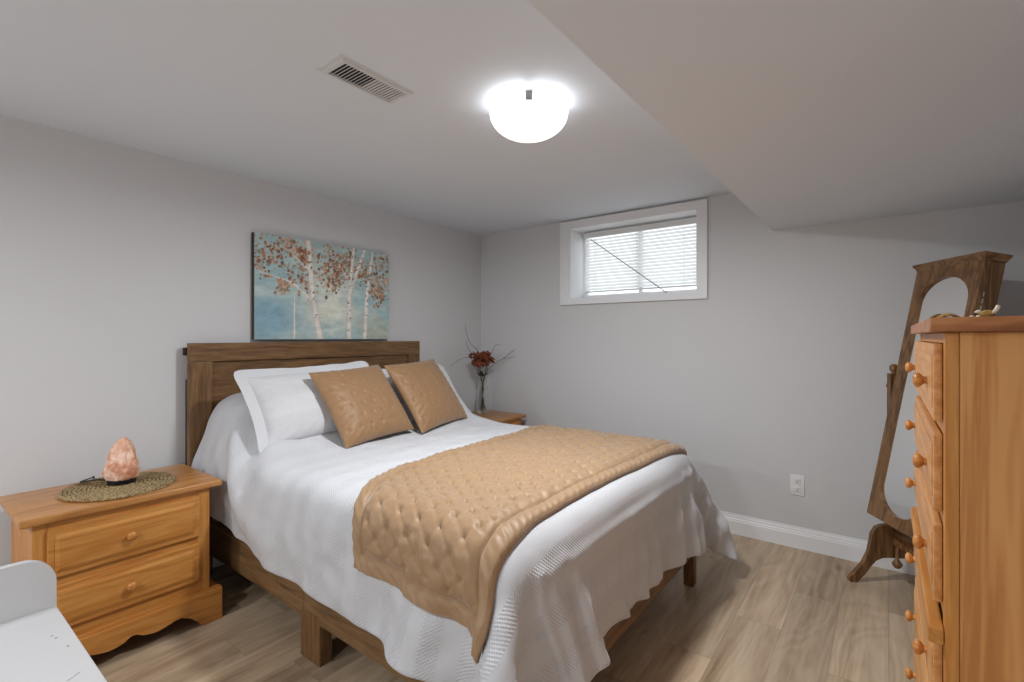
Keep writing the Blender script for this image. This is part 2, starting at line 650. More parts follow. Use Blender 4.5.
# ================================================================ CEILING LAMP
k = Nodes('glowing_opal_glass', 0.2, 0.4)
k.col((0.9, 0.9, 0.9))
k.b.inputs['Emission Color'].default_value = (0.98, 0.99, 1.0, 1)
k.b.inputs['Emission Strength'].default_value = LAMP_GLOW
opal = k.m
def ceiling_lamp(x, y, label, watts):
    t = empty('ceiling_lamp', (x, y, H), label, 'ceiling light')
    b = lathe(NB(), [(0, H), (0.112, H), (0.112, H - 0.012), (0.106, H - 0.030), (0.0, H - 0.030)][::-1], (x, y, 0), seg=40)
    obj('base_plate', b, plastic_white, t, True)
    prof = []
    for i in range(13):
        a = PI / 2 * i / 12
        prof.append((0.152 * math.sin(a), 2.120 - 0.092 * math.cos(a)))
    prof += [(0.155, 2.126), (0.150, 2.130), (0.146, 2.126)]
    b = lathe(NB(), prof, (x, y, 0), seg=48)
    obj('glass_bowl', b, opal, t, True)
    ld = bpy.data.lights.new('bulb_light', 'AREA')
    ld.shape = 'DISK'
    ld.size = 0.18
    ld.energy = watts
    ld.color = (0.935, 0.965, 1.0)
    lo = bpy.data.objects.new('bulb_light', ld)
    C.objects.link(lo)
    lo.parent = t
    lo.location = (0, 0, 2.0245 - H)
    lb = bpy.data.lights.new('bulb', 'POINT')
    lb.energy = watts * 0.02
    lb.shadow_soft_size = 0.025
    lb.color = ld.color
    lo = bpy.data.objects.new('bulb', lb)
    C.objects.link(lo)
    lo.parent = t
    lo.location = (0, 0, 2.09 - H)
    for q in range(3):
        a = math.radians(-54.5 + 120 * q)
        m = Matrix.Translation((x, y, 0)) @ Matrix.Rotation(a, 4, 'Z')
        b = box(NB(), 0.1535, 0.1575, -0.012, 0.012, 2.108, 2.137, 0.001, 1, m)
        box(b, 0.112, 0.1575, -0.012, 0.012, 2.135, 2.139, 0.001, 1, m)
        box(b, 0.144, 0.1575, -0.012, 0.012, 2.105, 2.109, 0.001, 1, m)
        obj('clip', b, chrome, t)
    return t


ceiling_lamp(1.793, -1.770, 'flush white opal glass bowl lamp lit on the ceiling above the bed', LAMP_WATTS)
ceiling_lamp(0.75, -4.50, 'added opal bowl fill lamp on the ceiling behind the camera, headboard wall side', FILL_LAMP_WATTS)  # this and the next: unseen, added to light the dresser's near side
ceiling_lamp(1.95, -4.55, 'added opal bowl fill lamp on the ceiling behind the camera, beside the bulkhead', FILL_LAMP_WATTS)

# ================================================================ CEILING VENT
vx0, vx1, vy0, vy1 = 1.362, 1.502, -2.412, -2.100
vent = empty('ceiling_vent', (1.432, -2.256, H), 'white rectangular air vent with louvres set in the ceiling near the lamp', 'vent')
b = NB()
fr = []
m = Matrix(((1, 0, 0, 0), (0, 0, 1, 0), (0, 1, 0, 0), (0, 0, 0, 1)))   # (x, y, z) -> (x, z, y)
ring(b, rect(vx0, vx1, vy0, vy1), rect(vx0 + 0.02, vx1 - 0.02, vy0 + 0.028, vy1 - 0.022), H - 0.004, H, m)
ring(b, rect(vx0 + 0.01, vx1 - 0.01, vy0 + 0.014, vy1 - 0.011), rect(vx0 + 0.02, vx1 - 0.02, vy0 + 0.028, vy1 - 0.022), H - 0.012, H - 0.003, m)
obj('frame', b, vent_metal, vent)
b = box(NB(), vx0 + 0.018, vx1 - 0.018, vy0 + 0.025, vy1 - 0.02, H - 0.0015, H - 0.0005)
obj('backing', b, dark_hole, vent)
b = NB()
NV = 20
for i in range(NV):
    y = vy0 + 0.034 + (vy1 - vy0 - 0.064) * i / (NV - 1)
    a = math.radians(30 if i < NV / 2 else 7)
    mm = Matrix.Translation((0, y, H - 0.0065)) @ Matrix.Rotation(a, 4, 'X')
    box(b, vx0 + 0.019, vx1 - 0.019, -0.0048, 0.0048, -0.0005, 0.0005, mtx=mm)
obj('louvres', b, vent_metal, vent)

# ================================================================ OUTLET
t = empty('wall_outlet', (2.4865, 0, 0.372), 'white double electrical outlet plate low on the grey window wall', 'outlet')
b = box(NB(), 2.4495, 2.5235, -0.006, 0, 0.311, 0.433, 0.003)
obj('cover_plate', b, plastic_white, t, True)
for zz in (0.348, 0.396):
    b = box(NB(), 2.470, 2.503, -0.0085, -0.005, zz - 0.017, zz + 0.017, 0.0025)
    s = obj('socket', b, plastic_white, t, True)
    b = NB()
    for dx in (-0.0065, 0.0065):
        box(b, 2.4865 + dx - 0.0012, 2.4865 + dx + 0.0012, -0.0092, -0.0084, zz - 0.001, zz + 0.008)
    box(b, 2.4865 - 0.0025, 2.4865 + 0.0025, -0.0092, -0.0084, zz - 0.011, zz - 0.006)
    obj('slots', b, black, s)

# ================================================================ PAINTING


def painting_colours(ny, nz):
    """birch trees by a misty lake: an anonymous decorative canvas, painted on a grid"""
    rng = np.random.default_rng(5)
    Y, Z = np.meshgrid(np.linspace(0, 1, ny), np.linspace(0, 1, nz), indexing='ij')

    def sm(seed, fy, fz):
        out = np.zeros((ny, nz))
        for i in range(ny):
            for j in range(nz):
                out[i, j] = noise.fractal(Vector((Y[i, j] * fy, Z[i, j] * fz, seed)), 0.6, 2.1, 4)
        return out
    n1 = sm(1.3, 4, 6)
    n2 = sm(7.7, 14, 20)
    teal = np.array(s2l(158, 186, 190))
    blue = np.array(s2l(128, 164, 182))
    cream = np.array(s2l(222, 222, 206))
    olive = np.array(s2l(180, 182, 158))
    col = np.ones((ny, nz, 3)) * teal
    glow = np.exp(-((Y - 0.52) / 0.22) ** 2 - ((Z - 0.33) / 0.33) ** 2) + 0.5 * np.exp(-((Y - 0.1) / 0.3) ** 2 - ((Z - 0.45) / 0.06) ** 2)
    glow = np.clip(glow + 0.5 * n1, 0, 1)[..., None]
    col = col * (1 - glow) + cream * glow
    bl = np.clip(np.exp(-((Y - 0.08) / 0.2) ** 2 - ((Z - 0.22) / 0.2) ** 2) * 1.2 + 0.3 * n1, 0, 1)[..., None] * 0.8
    col = col * (1 - bl) + blue * bl
    ol = np.clip(np.exp(-((Y - 0.92) / 0.2) ** 2 - ((Z - 0.05) / 0.18) ** 2) + 0.3 * n1, 0, 1)[..., None] * 0.7
    col = col * (1 - ol) + olive * ol
    up = np.clip((Z - 0.55) * 1.6 + n1 * 0.5, 0, 1)[..., None] * 0.55
    col = col * (1 - up) + np.array(s2l(182, 190, 178)) * up
    col *= (1 + 0.16 * n2[..., None])

    asp = 0.953 / 0.612

    def seg_dist(p, q, w0, w1):
        px, pz = (Y - p[0]) * asp, Z - p[1]
        dx, dz = (q[0] - p[0]) * asp, q[1] - p[1]
        t = np.clip((px * dx + pz * dz) / (dx * dx + dz * dz), 0, 1)
        d = np.hypot(px - t * dx, pz - t * dz)
        side = (px * dz - pz * dx)
        return d - (w0 + (w1 - w0) * t), t, side
    bark = np.array(s2l(226, 220, 212))
    shade = np.array(s2l(160, 150, 140))
    limbs = [((0.43, 0.0), (0.375, 0.45), 0.038, 0.032), ((0.375, 0.45), (0.345, 1.0), 0.032, 0.027),
             ((0.65, 0.0), (0.652, 0.5), 0.033, 0.028), ((0.652, 0.5), (0.69, 1.0), 0.022, 0.018), ((0.655, 0.5), (0.78, 1.0), 0.022, 0.016),
             ((0.78, 0.0), (0.80, 0.5), 0.025, 0.022), ((0.80, 0.5), (0.85, 1.0), 0.020, 0.015),
             ((0.37, 0.40), (0.24, 0.56), 0.009, 0.007), ((0.24, 0.56), (0.03, 0.64), 0.007, 0.004), ((0.35, 0.70), (0.24, 0.84), 0.008, 0.004),
             ((0.36, 0.55), (0.44, 0.70), 0.007, 0.003), ((0.25, 0.02), (0.25, 0.46), 0.011, 0.006), ((0.66, 0.62), (0.57, 0.80), 0.007, 0.004)]
    leafspots = [(0.10, 0.86, 0.10), (0.03, 0.72, 0.07), (0.30, 0.83, 0.05), (0.17, 0.52, 0.03), (0.30, 0.60, 0.09), (0.50, 0.80, 0.10),
                 (0.60, 0.72, 0.10), (0.52, 0.60, 0.06), (0.64, 0.85, 0.07), (0.76, 0.72, 0.07), (0.93, 0.85, 0.10), (0.93, 0.62, 0.09), (0.90, 0.50, 0.06), (0.20, 0.92, 0.08)]
    rust = [np.array(s2l(156, 110, 82)), np.array(s2l(182, 138, 110)), np.array(s2l(132, 98, 76)), np.array(s2l(200, 166, 142)), np.array(s2l(150, 144, 128))]

    def leaves(n, lo):
        for _ in range(n):
            c = leafspots[rng.integers(len(leafspots))]
            y = c[0] + rng.normal() * c[2] * 0.62
            z = c[1] + rng.normal() * c[2] * 0.9
            r = rng.uniform(0.007, 0.018)
            i0, i1 = int((y - 0.03) * ny), int((y + 0.03) * ny) + 1
            j0, j1 = int((z - 0.04) * nz), int((z + 0.04) * nz) + 1
            i0, j0 = max(i0, 0), max(j0, 0)
            if i1 <= i0 or j1 <= j0:
                continue
            d = np.hypot((Y[i0:i1, j0:j1] - y) * asp, (Z[i0:i1, j0:j1] - z) * rng.uniform(0.7, 1.4))
            msk = d < r
            col[i0:i1, j0:j1][msk] = rust[rng.integers(5)] * rng.uniform(0.85, 1.15)
    leaves(900, 0)
    for p, q, w0, w1 in limbs:
        d, t, side = seg_dist(p, q, w0, w1)
        msk = d < 0
        edge = np.clip(1 + d / (0.5 * max(w0, 0.008)), 0, 1)[..., None]
        cc = bark * (1 - 0.55 * edge) + shade * 0.55 * edge
        cc = cc * (1 + 0.2 * n2[..., None])
        col[msk] = cc[msk]
        if w0 > 0.015:
            for _ in range(5):
                t0 = rng.uniform(0, 1)
                y = p[0] + (q[0] - p[0]) * t0 + rng.normal() * w0 * 0.3
                z = p[1] + (q[1] - p[1]) * t0
                dd = np.hypot((Y - y) * asp * 0.7, (Z - z) * 1.4)
                col[(dd < 0.008) & msk] = np.array(s2l(66, 60, 56))
    leaves(260, 0)
    return np.clip(col * 1.08, 0, 1)


t = empty('canvas_painting', (0.0, -1.535, 1.235), 'wide canvas painting of white birches with rust leaves over teal, hanging above headboard', 'painting')
PY0, PY1, PZ0, PZ1 = -2.012, -1.060, 1.2365, 1.852
NYP, NZP = 220, 140
cols = painting_colours(NYP, NZP)
b = NB()
P = np.zeros((NYP, NZP, 3))
P[..., 0] = 0.0405
P[..., 1] = np.linspace(PY0, PY1, NYP)[:, None]
P[..., 2] = np.linspace(PZ0, PZ1, NZP)[None, :]
grid_mesh(b, P)
k = Nodes('painted_canvas', 0.65, 0.2)
at = k.n('ShaderNodeVertexColor', layer_name='paint')
weave = k.noise(k.coords('Object', (1, 1, 1)), 420, 1)
k.bump(weave, 0.1, 0.001)
k.col(at.outputs[0])
o = obj('painted_face', b, k.m, t)
ca = o.data.color_attributes.new('paint', 'FLOAT_COLOR', 'POINT')
buf = np.ones((NYP * NZP, 4), dtype=np.float32)
buf[:, :3] = cols.reshape(-1, 3)
ca.data.foreach_set('color', buf.ravel())
b = box(NB(), 0.004, 0.040, PY0, PY1, PZ0, PZ1, 0.002, 1)
obj('stretched_canvas', b, plain('dark_canvas_edge', s2l(66, 58, 48), 0.7), t)

# ================================================================ BED FRAME
BY0, BY1 = -2.305, -0.79
bed = empty('bed_frame', (1.1, -1.55, 0), 'brown oak bed frame with tall panelled headboard under white duvet', 'bed')
HY0, HY1, HZ = -2.356, -0.812, 1.219
b = NB()
box(b, 0.055, 0.092, HY0, HY1, 1.121, HZ, 0.003)
hb = obj('headboard_top_rail', b, oak_y, bed)
for y0, y1 in ((HY0, HY0 + 0.108), (HY1 - 0.108, HY1)):
    b = box(NB(), 0.055, 0.092, y0, y1, 0.0, 1.1205, 0.003)
    obj('headboard_post', b, oak_z, bed)
b = box(NB(), 0.058, 0.076, HY0 + 0.105, HY1 - 0.105, 0.30, 1.122)
obj('headboard_panel', b, oak_y, bed)
b = NB()
box(b, 0.018, 0.0545, HY0 - 0.006, HY1 + 0.004, 1.155, 1.195)
box(b, 0.030, 0.0545, HY0 + 0.002, HY0 + 0.05, 0.0, 1.03)
box(b, 0.018, 0.0545, HY1 - 0.05, HY1 + 0.003, 0.0, 1.03)
obj('headboard_back_batten', b, dark_wood, bed)
b = NB()
box(b, 0.0925, 1.085, BY0, BY0 + 0.03, 0.155, 0.315, 0.003)
box(b, 1.086, 2.135, BY0, BY0 + 0.03, 0.155, 0.315, 0.003)
obj('side_rail', b, oak_x, bed)
b = NB()
box(b, 0.0925, 1.085, BY1 - 0.03, BY1, 0.155, 0.315, 0.003)
box(b, 1.086, 2.135, BY1 - 0.03, BY1, 0.155, 0.315, 0.003)
obj('side_rail', b, oak_x, bed)
b = box(NB(), 2.105, 2.135, BY0 + 0.0305, BY1 - 0.0305, 0.155, 0.315, 0.003)
obj('foot_rail', b, oak_y, bed)
for x0, y0, y1, w in ((1.072, BY0 - 0.003, BY0 + 0.05, 0.133), (1.072, BY1 - 0.05, BY1 + 0.003, 0.133), (2.09, BY1 - 0.052, BY1 - 0.004, 0.05), (2.09, BY0 + 0.004, BY0 + 0.052, 0.05)):
    b = box(NB(), x0, x0 + w, y0, y1, 0.0, 0.185 if w > 0.1 else 0.154, 0.002)
    obj('leg', b, oak_z, bed)
b = NB()
for i in range(14):
    x = 0.16 + i * 0.145
    box(b, x, x + 0.07, BY0 + 0.031, BY1 - 0.031, 0.275, 0.293, 0.002)
obj('slats', b, dark_wood, bed)

b = box(NB(), 0.10, 2.085, BY0 + 0.05, BY1 - 0.05, 0.2935, 0.655, 0.07, 5)
mt = obj('mattress', b, plain('mattress_ticking', s2l(215, 213, 208), 0.8), None, True)
tag(mt, 'thick mattress on the bed frame, covered by the white duvet', 'mattress')

# ================================================================ DUVET: a cloth laid over the mattress and settled
MB = dict(x0=0.05, x1=2.135, y0=-2.33, y1=-0.775, z1=0.685, r=0.085)


def sdf_box(p, c, h, r):
    q = np.abs(p - c) - (h - r)
    qo = np.maximum(q, 0)
    return np.linalg.norm(qo, axis=-1) + np.minimum(q.max(axis=-1), 0) - r


SOLIDS = [(np.array([(MB['x0'] + MB['x1']) / 2, (MB['y0'] + MB['y1']) / 2, 0.4]), np.array([(MB['x1'] - MB['x0']) / 2, (MB['y1'] - MB['y0']) / 2, MB['z1'] - 0.4]), MB['r']),
          (np.array([0.20, -1.925, 0.76]), np.array([0.21, 0.345, 0.18]), 0.15),
          (np.array([0.20, -1.19, 0.76]), np.array([0.21, 0.345, 0.18]), 0.15)]


def solid_sdf(p):
    d = None
    kk = 0.05
    for c, h, r in SOLIDS:
        e = sdf_box(p, c, h, r)
        if d is None:
            d = e
        else:
            hh = np.clip(0.5 + 0.5 * (e - d) / kk, 0, 1)
            d = e * (1 - hh) + d * hh - kk * hh * (1 - hh)
    return d


def settle(LU, LV, s, steps=420, iters=6):
    nu, nv = int(round(LU / s)) + 1, int(round(LV / s)) + 1
    yc = (MB['y0'] + MB['y1']) / 2
    X = np.zeros((nu, nv, 3))
    u = np.arange(nu) * s
    v = (np.arange(nv) - (nv - 1) / 2) * s
    X[..., 0] = 0.10 + u[:, None]
    hw = (MB['y1'] - MB['y0']) / 2 + 0.02
    over = np.maximum(np.abs(v) - hw, 0)
    X[..., 1] = yc + (np.sign(v) * np.minimum(np.abs(v), hw + 0.02))[None, :]
    X[..., 2] = 0.975 - over[None, :]
    rng = np.random.default_rng(3)
    X[..., 2] += rng.normal(size=(nu, nv)) * 0.002
    V = np.zeros_like(X)
    dt = 1 / 120.0

    cons = []

    def add(di, dj, comp, per):
        i0a, j0a = 0, max(0, -dj)
        I = np.arange(0, nu - di)
        J = np.arange(j0a, nv - max(dj, 0))
        key = I if di else J
        step = max(di, abs(dj))
        for colr in range(2):
            if di:
                sel = I[(I // step) % 2 == colr]
                ii, jj = np.meshgrid(sel, J, indexing='ij')
            else:
                sel = J[(J // step) % 2 == colr]
                ii, jj = np.meshgrid(I, sel, indexing='ij')
            a = (ii * nv + jj).ravel()
            c = ((ii + di) * nv + jj + dj).ravel()
            cons.append((a, c, math.hypot(di, dj) * s, comp))
    add(1, 0, 1.0, 0)
    add(0, 1, 1.0, 0)
    add(1, 1, 0.55, 0)
    add(1, -1, 0.55, 0)
    add(2, 0, 0.25, 0)
    add(0, 2, 0.25, 0)
    add(4, 0, 0.10, 0)
    add(0, 4, 0.10, 0)
    Xf = X.reshape(-1, 3)
    pin = np.zeros(nu * nv, bool)
    for stp in range(steps):
        V[..., 2] -= 9.8 * dt
        V *= 0.985
        Pv = X.copy()
        X += V * dt
        Xf = X.reshape(-1, 3)
        for it in range(iters):
            for a, c, L, kf in cons:
                d = Xf[c] - Xf[a]
                ln = np.sqrt((d * d).sum(1))
                corr = (kf * 0.5 * (ln - L) / np.maximum(ln, 1e-9))[:, None] * d
                Xf[a] += corr
                Xf[c] -= corr
        # contact
        th = 0.012
        d = solid_sdf(Xf)
        hit = d < th
        if hit.any():
            p = Xf[hit]
            e = 1e-3
            g = np.stack([solid_sdf(p + np.eye(3)[k] * e) - solid_sdf(p - np.eye(3)[k] * e) for k in range(3)], 1)
            g /= np.maximum(np.linalg.norm(g, axis=1, keepdims=True), 1e-9)
            p = p + g * (th - d[hit])[:, None]
            mv = p - Pv.reshape(-1, 3)[hit]
            tn = mv - g * (mv * g).sum(1, keepdims=True)
            tl = np.linalg.norm(tn, axis=1, keepdims=True)
            Xf[hit] = p - tn * np.where(tl < 0.004, 1.0, 0.85)
        Xf[:, 2] = np.maximum(Xf[:, 2], 0.02)
        Xf[:, 0] = np.maximum(Xf[:, 0], 0.105)
        Xf[:nv, 0] = 0.105
        side = (Xf[:, 0] < 0.57) & (Xf[:, 1] < -2.374) & (Xf[:, 2] < 0.64)
        Xf[side, 1] = -2.374
        side = (Xf[:, 0] < 0.57) & (Xf[:, 1] > -0.73) & (Xf[:, 2] < 0.64)
        Xf[side, 1] = -0.73
        V = (X - Pv) / dt
    return X, u, v


DUV_S = 0.034
DX, DU, DV = settle(2.455, 2.30, DUV_S)
nu, nv = DX.shape[:2]


def grid_normals(P):
    du = np.gradient(P, axis=0)
    dv = np.gradient(P, axis=1)
    n = np.cross(du, dv)
    n /= np.maximum(np.linalg.norm(n, axis=2, keepdims=True), 1e-9)
    return n


DN = grid_normals(DX)


def sample(A, u, v, fine=1):
    """bilinear sample of a grid array at cloth coordinates in metres (v measured from the bed's centre line)"""
    fu = np.clip(u / DUV_S * fine, 0, A.shape[0] - 1.001)
    fv = np.clip(v / DUV_S * fine + (A.shape[1] - 1) / 2, 0, A.shape[1] - 1.001)
    i, j = fu.astype(int), fv.astype(int)
    a, c = (fu - i)[..., None], (fv - j)[..., None]
    return (A[i, j] * (1 - a) * (1 - c) + A[i + 1, j] * a * (1 - c) + A[i, j + 1] * (1 - a) * c + A[i + 1, j + 1] * a * c)


def smooth_grid(A, n=1):
    A = A.copy()
    for _ in range(n):
        B = A.copy()
        B[1:-1] = 0.5 * A[1:-1] + 0.25 * (A[:-2] + A[2:])
        A = B.copy()
        A[:, 1:-1] = 0.5 * B[:, 1:-1] + 0.25 * (B[:, :-2] + B[:, 2:])
    return A


DXS = smooth_grid(DX, 1)
DNS = smooth_grid(grid_normals(DXS), 1)

F = 2
uu = np.linspace(0, (nu - 1) * DUV_S, (nu - 1) * F + 1)
vv = np.linspace(-(nv - 1) / 2 * DUV_S, (nv - 1) / 2 * DUV_S, (nv - 1) * F + 1)
UU, VV = np.meshgrid(uu, vv, indexing='ij')
Pd = smooth_grid(sample(DXS, UU, VV), 2)
Nd = grid_normals(Pd)
W = np.zeros_like(UU)
for i in range(UU.shape[0]):
    for j in range(UU.shape[1]):
        q = Vector((UU[i, j] * 5.0, VV[i, j] * 5.0, 3.1))
        W[i, j] = noise.noise(q) * 0.008 + noise.noise(q * 2.7) * 0.006
drop = np.clip((0.66 - Pd[..., 2]) / 0.2, 0, 1)
Pd = Pd + Nd * W[..., None] * (0.8 + 1.1 * drop[..., None])
# the foot: even the hem, then gather the cloth under the waffle border
wf_ = np.clip((UU - (uu[-1] - 0.52)) / 0.12, 0, 1) * np.clip((0.74 - np.abs(VV)) / 0.1, 0, 1)
Sv = Pd.copy()
for _ in range(60):
    Q = Sv.copy()
    Q[:, 1:-1] = 0.5 * Sv[:, 1:-1] + 0.25 * (Sv[:, :-2] + Sv[:, 2:])
    Sv = Q
Pd = Pd * (1 - wf_[..., None]) + Sv * wf_[..., None]
Nd = grid_normals(smooth_grid(Pd, 3))
gat = np.zeros_like(UU)
for i in range(UU.shape[0]):
    if UU[i, 0] < uu[-1] - 0.5:
        continue
    t_ = (UU[i, 0] - (uu[-1] - 0.36)) / 0.16
    am = max(0.0, min(1.0, t_))
    for j in range(UU.shape[1]):
        gat[i, j] = am * (0.055 * noise.noise(Vector((VV[i, j] * 12 + 0.8 * noise.noise(Vector((VV[i, j] * 4, UU[i, j] * 6, 9))), UU[i, j] * 1.6, 4.4))) + 0.016 * noise.noise(Vector((VV[i, j] * 30, UU[i, j] * 4, 1.4))))
Pd = Pd + Nd * gat[..., None]
low = (wf_ > 0.5) & (Pd[..., 2] < 0.60)
Pd[..., 0] = np.where(low, np.maximum(Pd[..., 0], 2.152 + 0.3 * np.maximum(Pd[..., 0] - 2.13, 0)), Pd[..., 0])
b = NB()
grid_mesh(b, Pd, np.stack([UU, VV], -1))
duvet = obj('duvet', b, duvet_mat, None, True)
tag(duvet, 'white waffle-striped duvet draped over the bed and hanging down its sides', 'duvet')
md = duvet.modifiers.new('thickness', 'SOLIDIFY')
md.thickness = 0.010
md.offset = -1
md = duvet.modifiers.new('subdivide', 'SUBSURF')
md.levels = 1
md.render_levels = 1

# ================================================================ THROW: quilted, lying on the duvet


def find_uv(p):
    d = ((Pd - np.array(p)) ** 2).sum(2)
    i, j = np.unravel_index(d.argmin(), d.shape)
    return VV[i, j], UU[i, j]


# head edge and foot edge of the throw as (v, u) points, from the left hem over the top to the right hem
HEAD = [find_uv(p) for p in ((1.495, -2.39, 0.48), (1.46, -2.34, 0.62), (1.35, -2.17, 0.70), (1.27, -1.98, 0.70), (1.25, -1.6, 0.70), (1.23, -0.95, 0.70), (1.22, -0.77, 0.60))]
FOOT = [find_uv(p) for p in ((2.12, -2.39, 0.495), (2.09, -2.33, 0.62), (2.075, -2.12, 0.695), (2.075, -1.6, 0.70), (2.085, -0.95, 0.69), (2.085, -0.77, 0.60))]
VL, VR = HEAD[0][0], HEAD[-1][0]
print('throw hang', HEAD, FOOT)


def lerp(tab, v):
    return np.interp(v, [a for a, c in tab], [c for a, c in tab])


NTU, NTV = 150, 300
tv = np.linspace(VL, VR, NTV)
tu = np.linspace(0, 1, NTU)
hu, fu_ = smooth_grid(lerp(HEAD, tv)[:, None], 25)[:, 0], smooth_grid(lerp(FOOT, tv)[:, None], 60)[:, 0]
TU = hu[None, :] + (fu_ - hu)[None, :] * tu[:, None]
TV = np.repeat(tv[None, :], NTU, 0)
PDN = smooth_grid(grid_normals(Pd), 3)
base = sample(Pd, TU, TV, 2)
nrm = sample(PDN, TU, TV, 2)
for _ in range(2):
    base = smooth_grid(base, 3)
    nrm = smooth_grid(nrm, 4)
nrm /= np.linalg.norm(nrm, axis=2, keepdims=True)
# arc distances inside the throw
width = float(np.mean(fu_ - hu))
A = tu[:, None] * (fu_ - hu)[None, :]
Bv = (tv - VL)[None, :] * np.ones_like(A)
Aw = (fu_ - hu)[None, :] * np.ones_like(A)
edge = np.minimum(np.minimum(A, Aw - A), np.minimum(Bv, (VR - VL) - Bv))
pt = 0.047
p_, q_ = A / pt, Bv / (pt * 0.92)
jit = np.zeros_like(A)
for i in range(NTU):
    for j in range(NTV):
        jit[i, j] = noise.noise(Vector((A[i, j] * 9, Bv[i, j] * 9, 1.7)))
s1 = np.abs(np.sin(PI * (p_ + q_) / 2 + 0.35 * jit))
s2 = np.abs(np.sin(PI * (p_ - q_) / 2 + 0.35 * jit))
r2 = s1 ** 2 + s2 ** 2
wr = np.zeros_like(A)
for i in range(NTU):
    for j in range(NTV):
        wr[i, j] = noise.noise(Vector((A[i, j] * 24 + Bv[i, j] * 10, Bv[i, j] * 44 - A[i, j] * 14, 6.2))) + 0.6 * noise.noise(Vector((A[i, j] * 70, Bv[i, j] * 70, 2.2)))
hgt = 0.0115 * (1 - np.exp(-r2 / 0.30)) - 0.0030 * np.exp(-(s1 / 0.24) ** 2) - 0.0016 * np.exp(-(s2 / 0.22) ** 2) + 0.0032 * wr * np.clip(r2 * 2, 0.2, 1)
BORD = 0.062
seam = np.exp(-((edge - BORD) / 0.006) ** 2)
bord = edge < BORD
bt = np.clip(edge / BORD, 0, 1)
ripple = 0.003 * np.sin(2 * PI * (A + Bv) / 0.05 + 3 * jit)
hb_ = 0.009 * np.sqrt(np.clip(np.sin(PI * bt), 0, 1)) + ripple * np.sin(PI * bt)
hgt = np.where(bord, hb_, hgt * np.clip((edge - BORD) / 0.03, 0, 1)) - 0.007 * seam
rimf = np.clip(edge / 0.012, 0, 1)
hgt = hgt + 0.014 + 0.003 * jit
top = base + nrm * (hgt * (0.35 + 0.65 * rimf))[..., None]
# soft wave of the hanging hem
hang = np.clip((0.64 - base[..., 2]) / 0.15, 0, 1)
top = top + nrm * (hang * 0.005 * np.sin(A * 21 + 0.6) * (Bv < 0.8))[..., None]
b = NB()
grid_mesh(b, top)
throw = obj('throw', b, throw_mat, None, True)
tag(throw, 'gold satin quilted throw spread across the foot of the white duvet', 'throw')
md = throw.modifiers.new('thickness', 'SOLIDIFY')
md.thickness = 0.010
md.offset = -1

# ================================================================ PILLOWS AND CUSHIONS


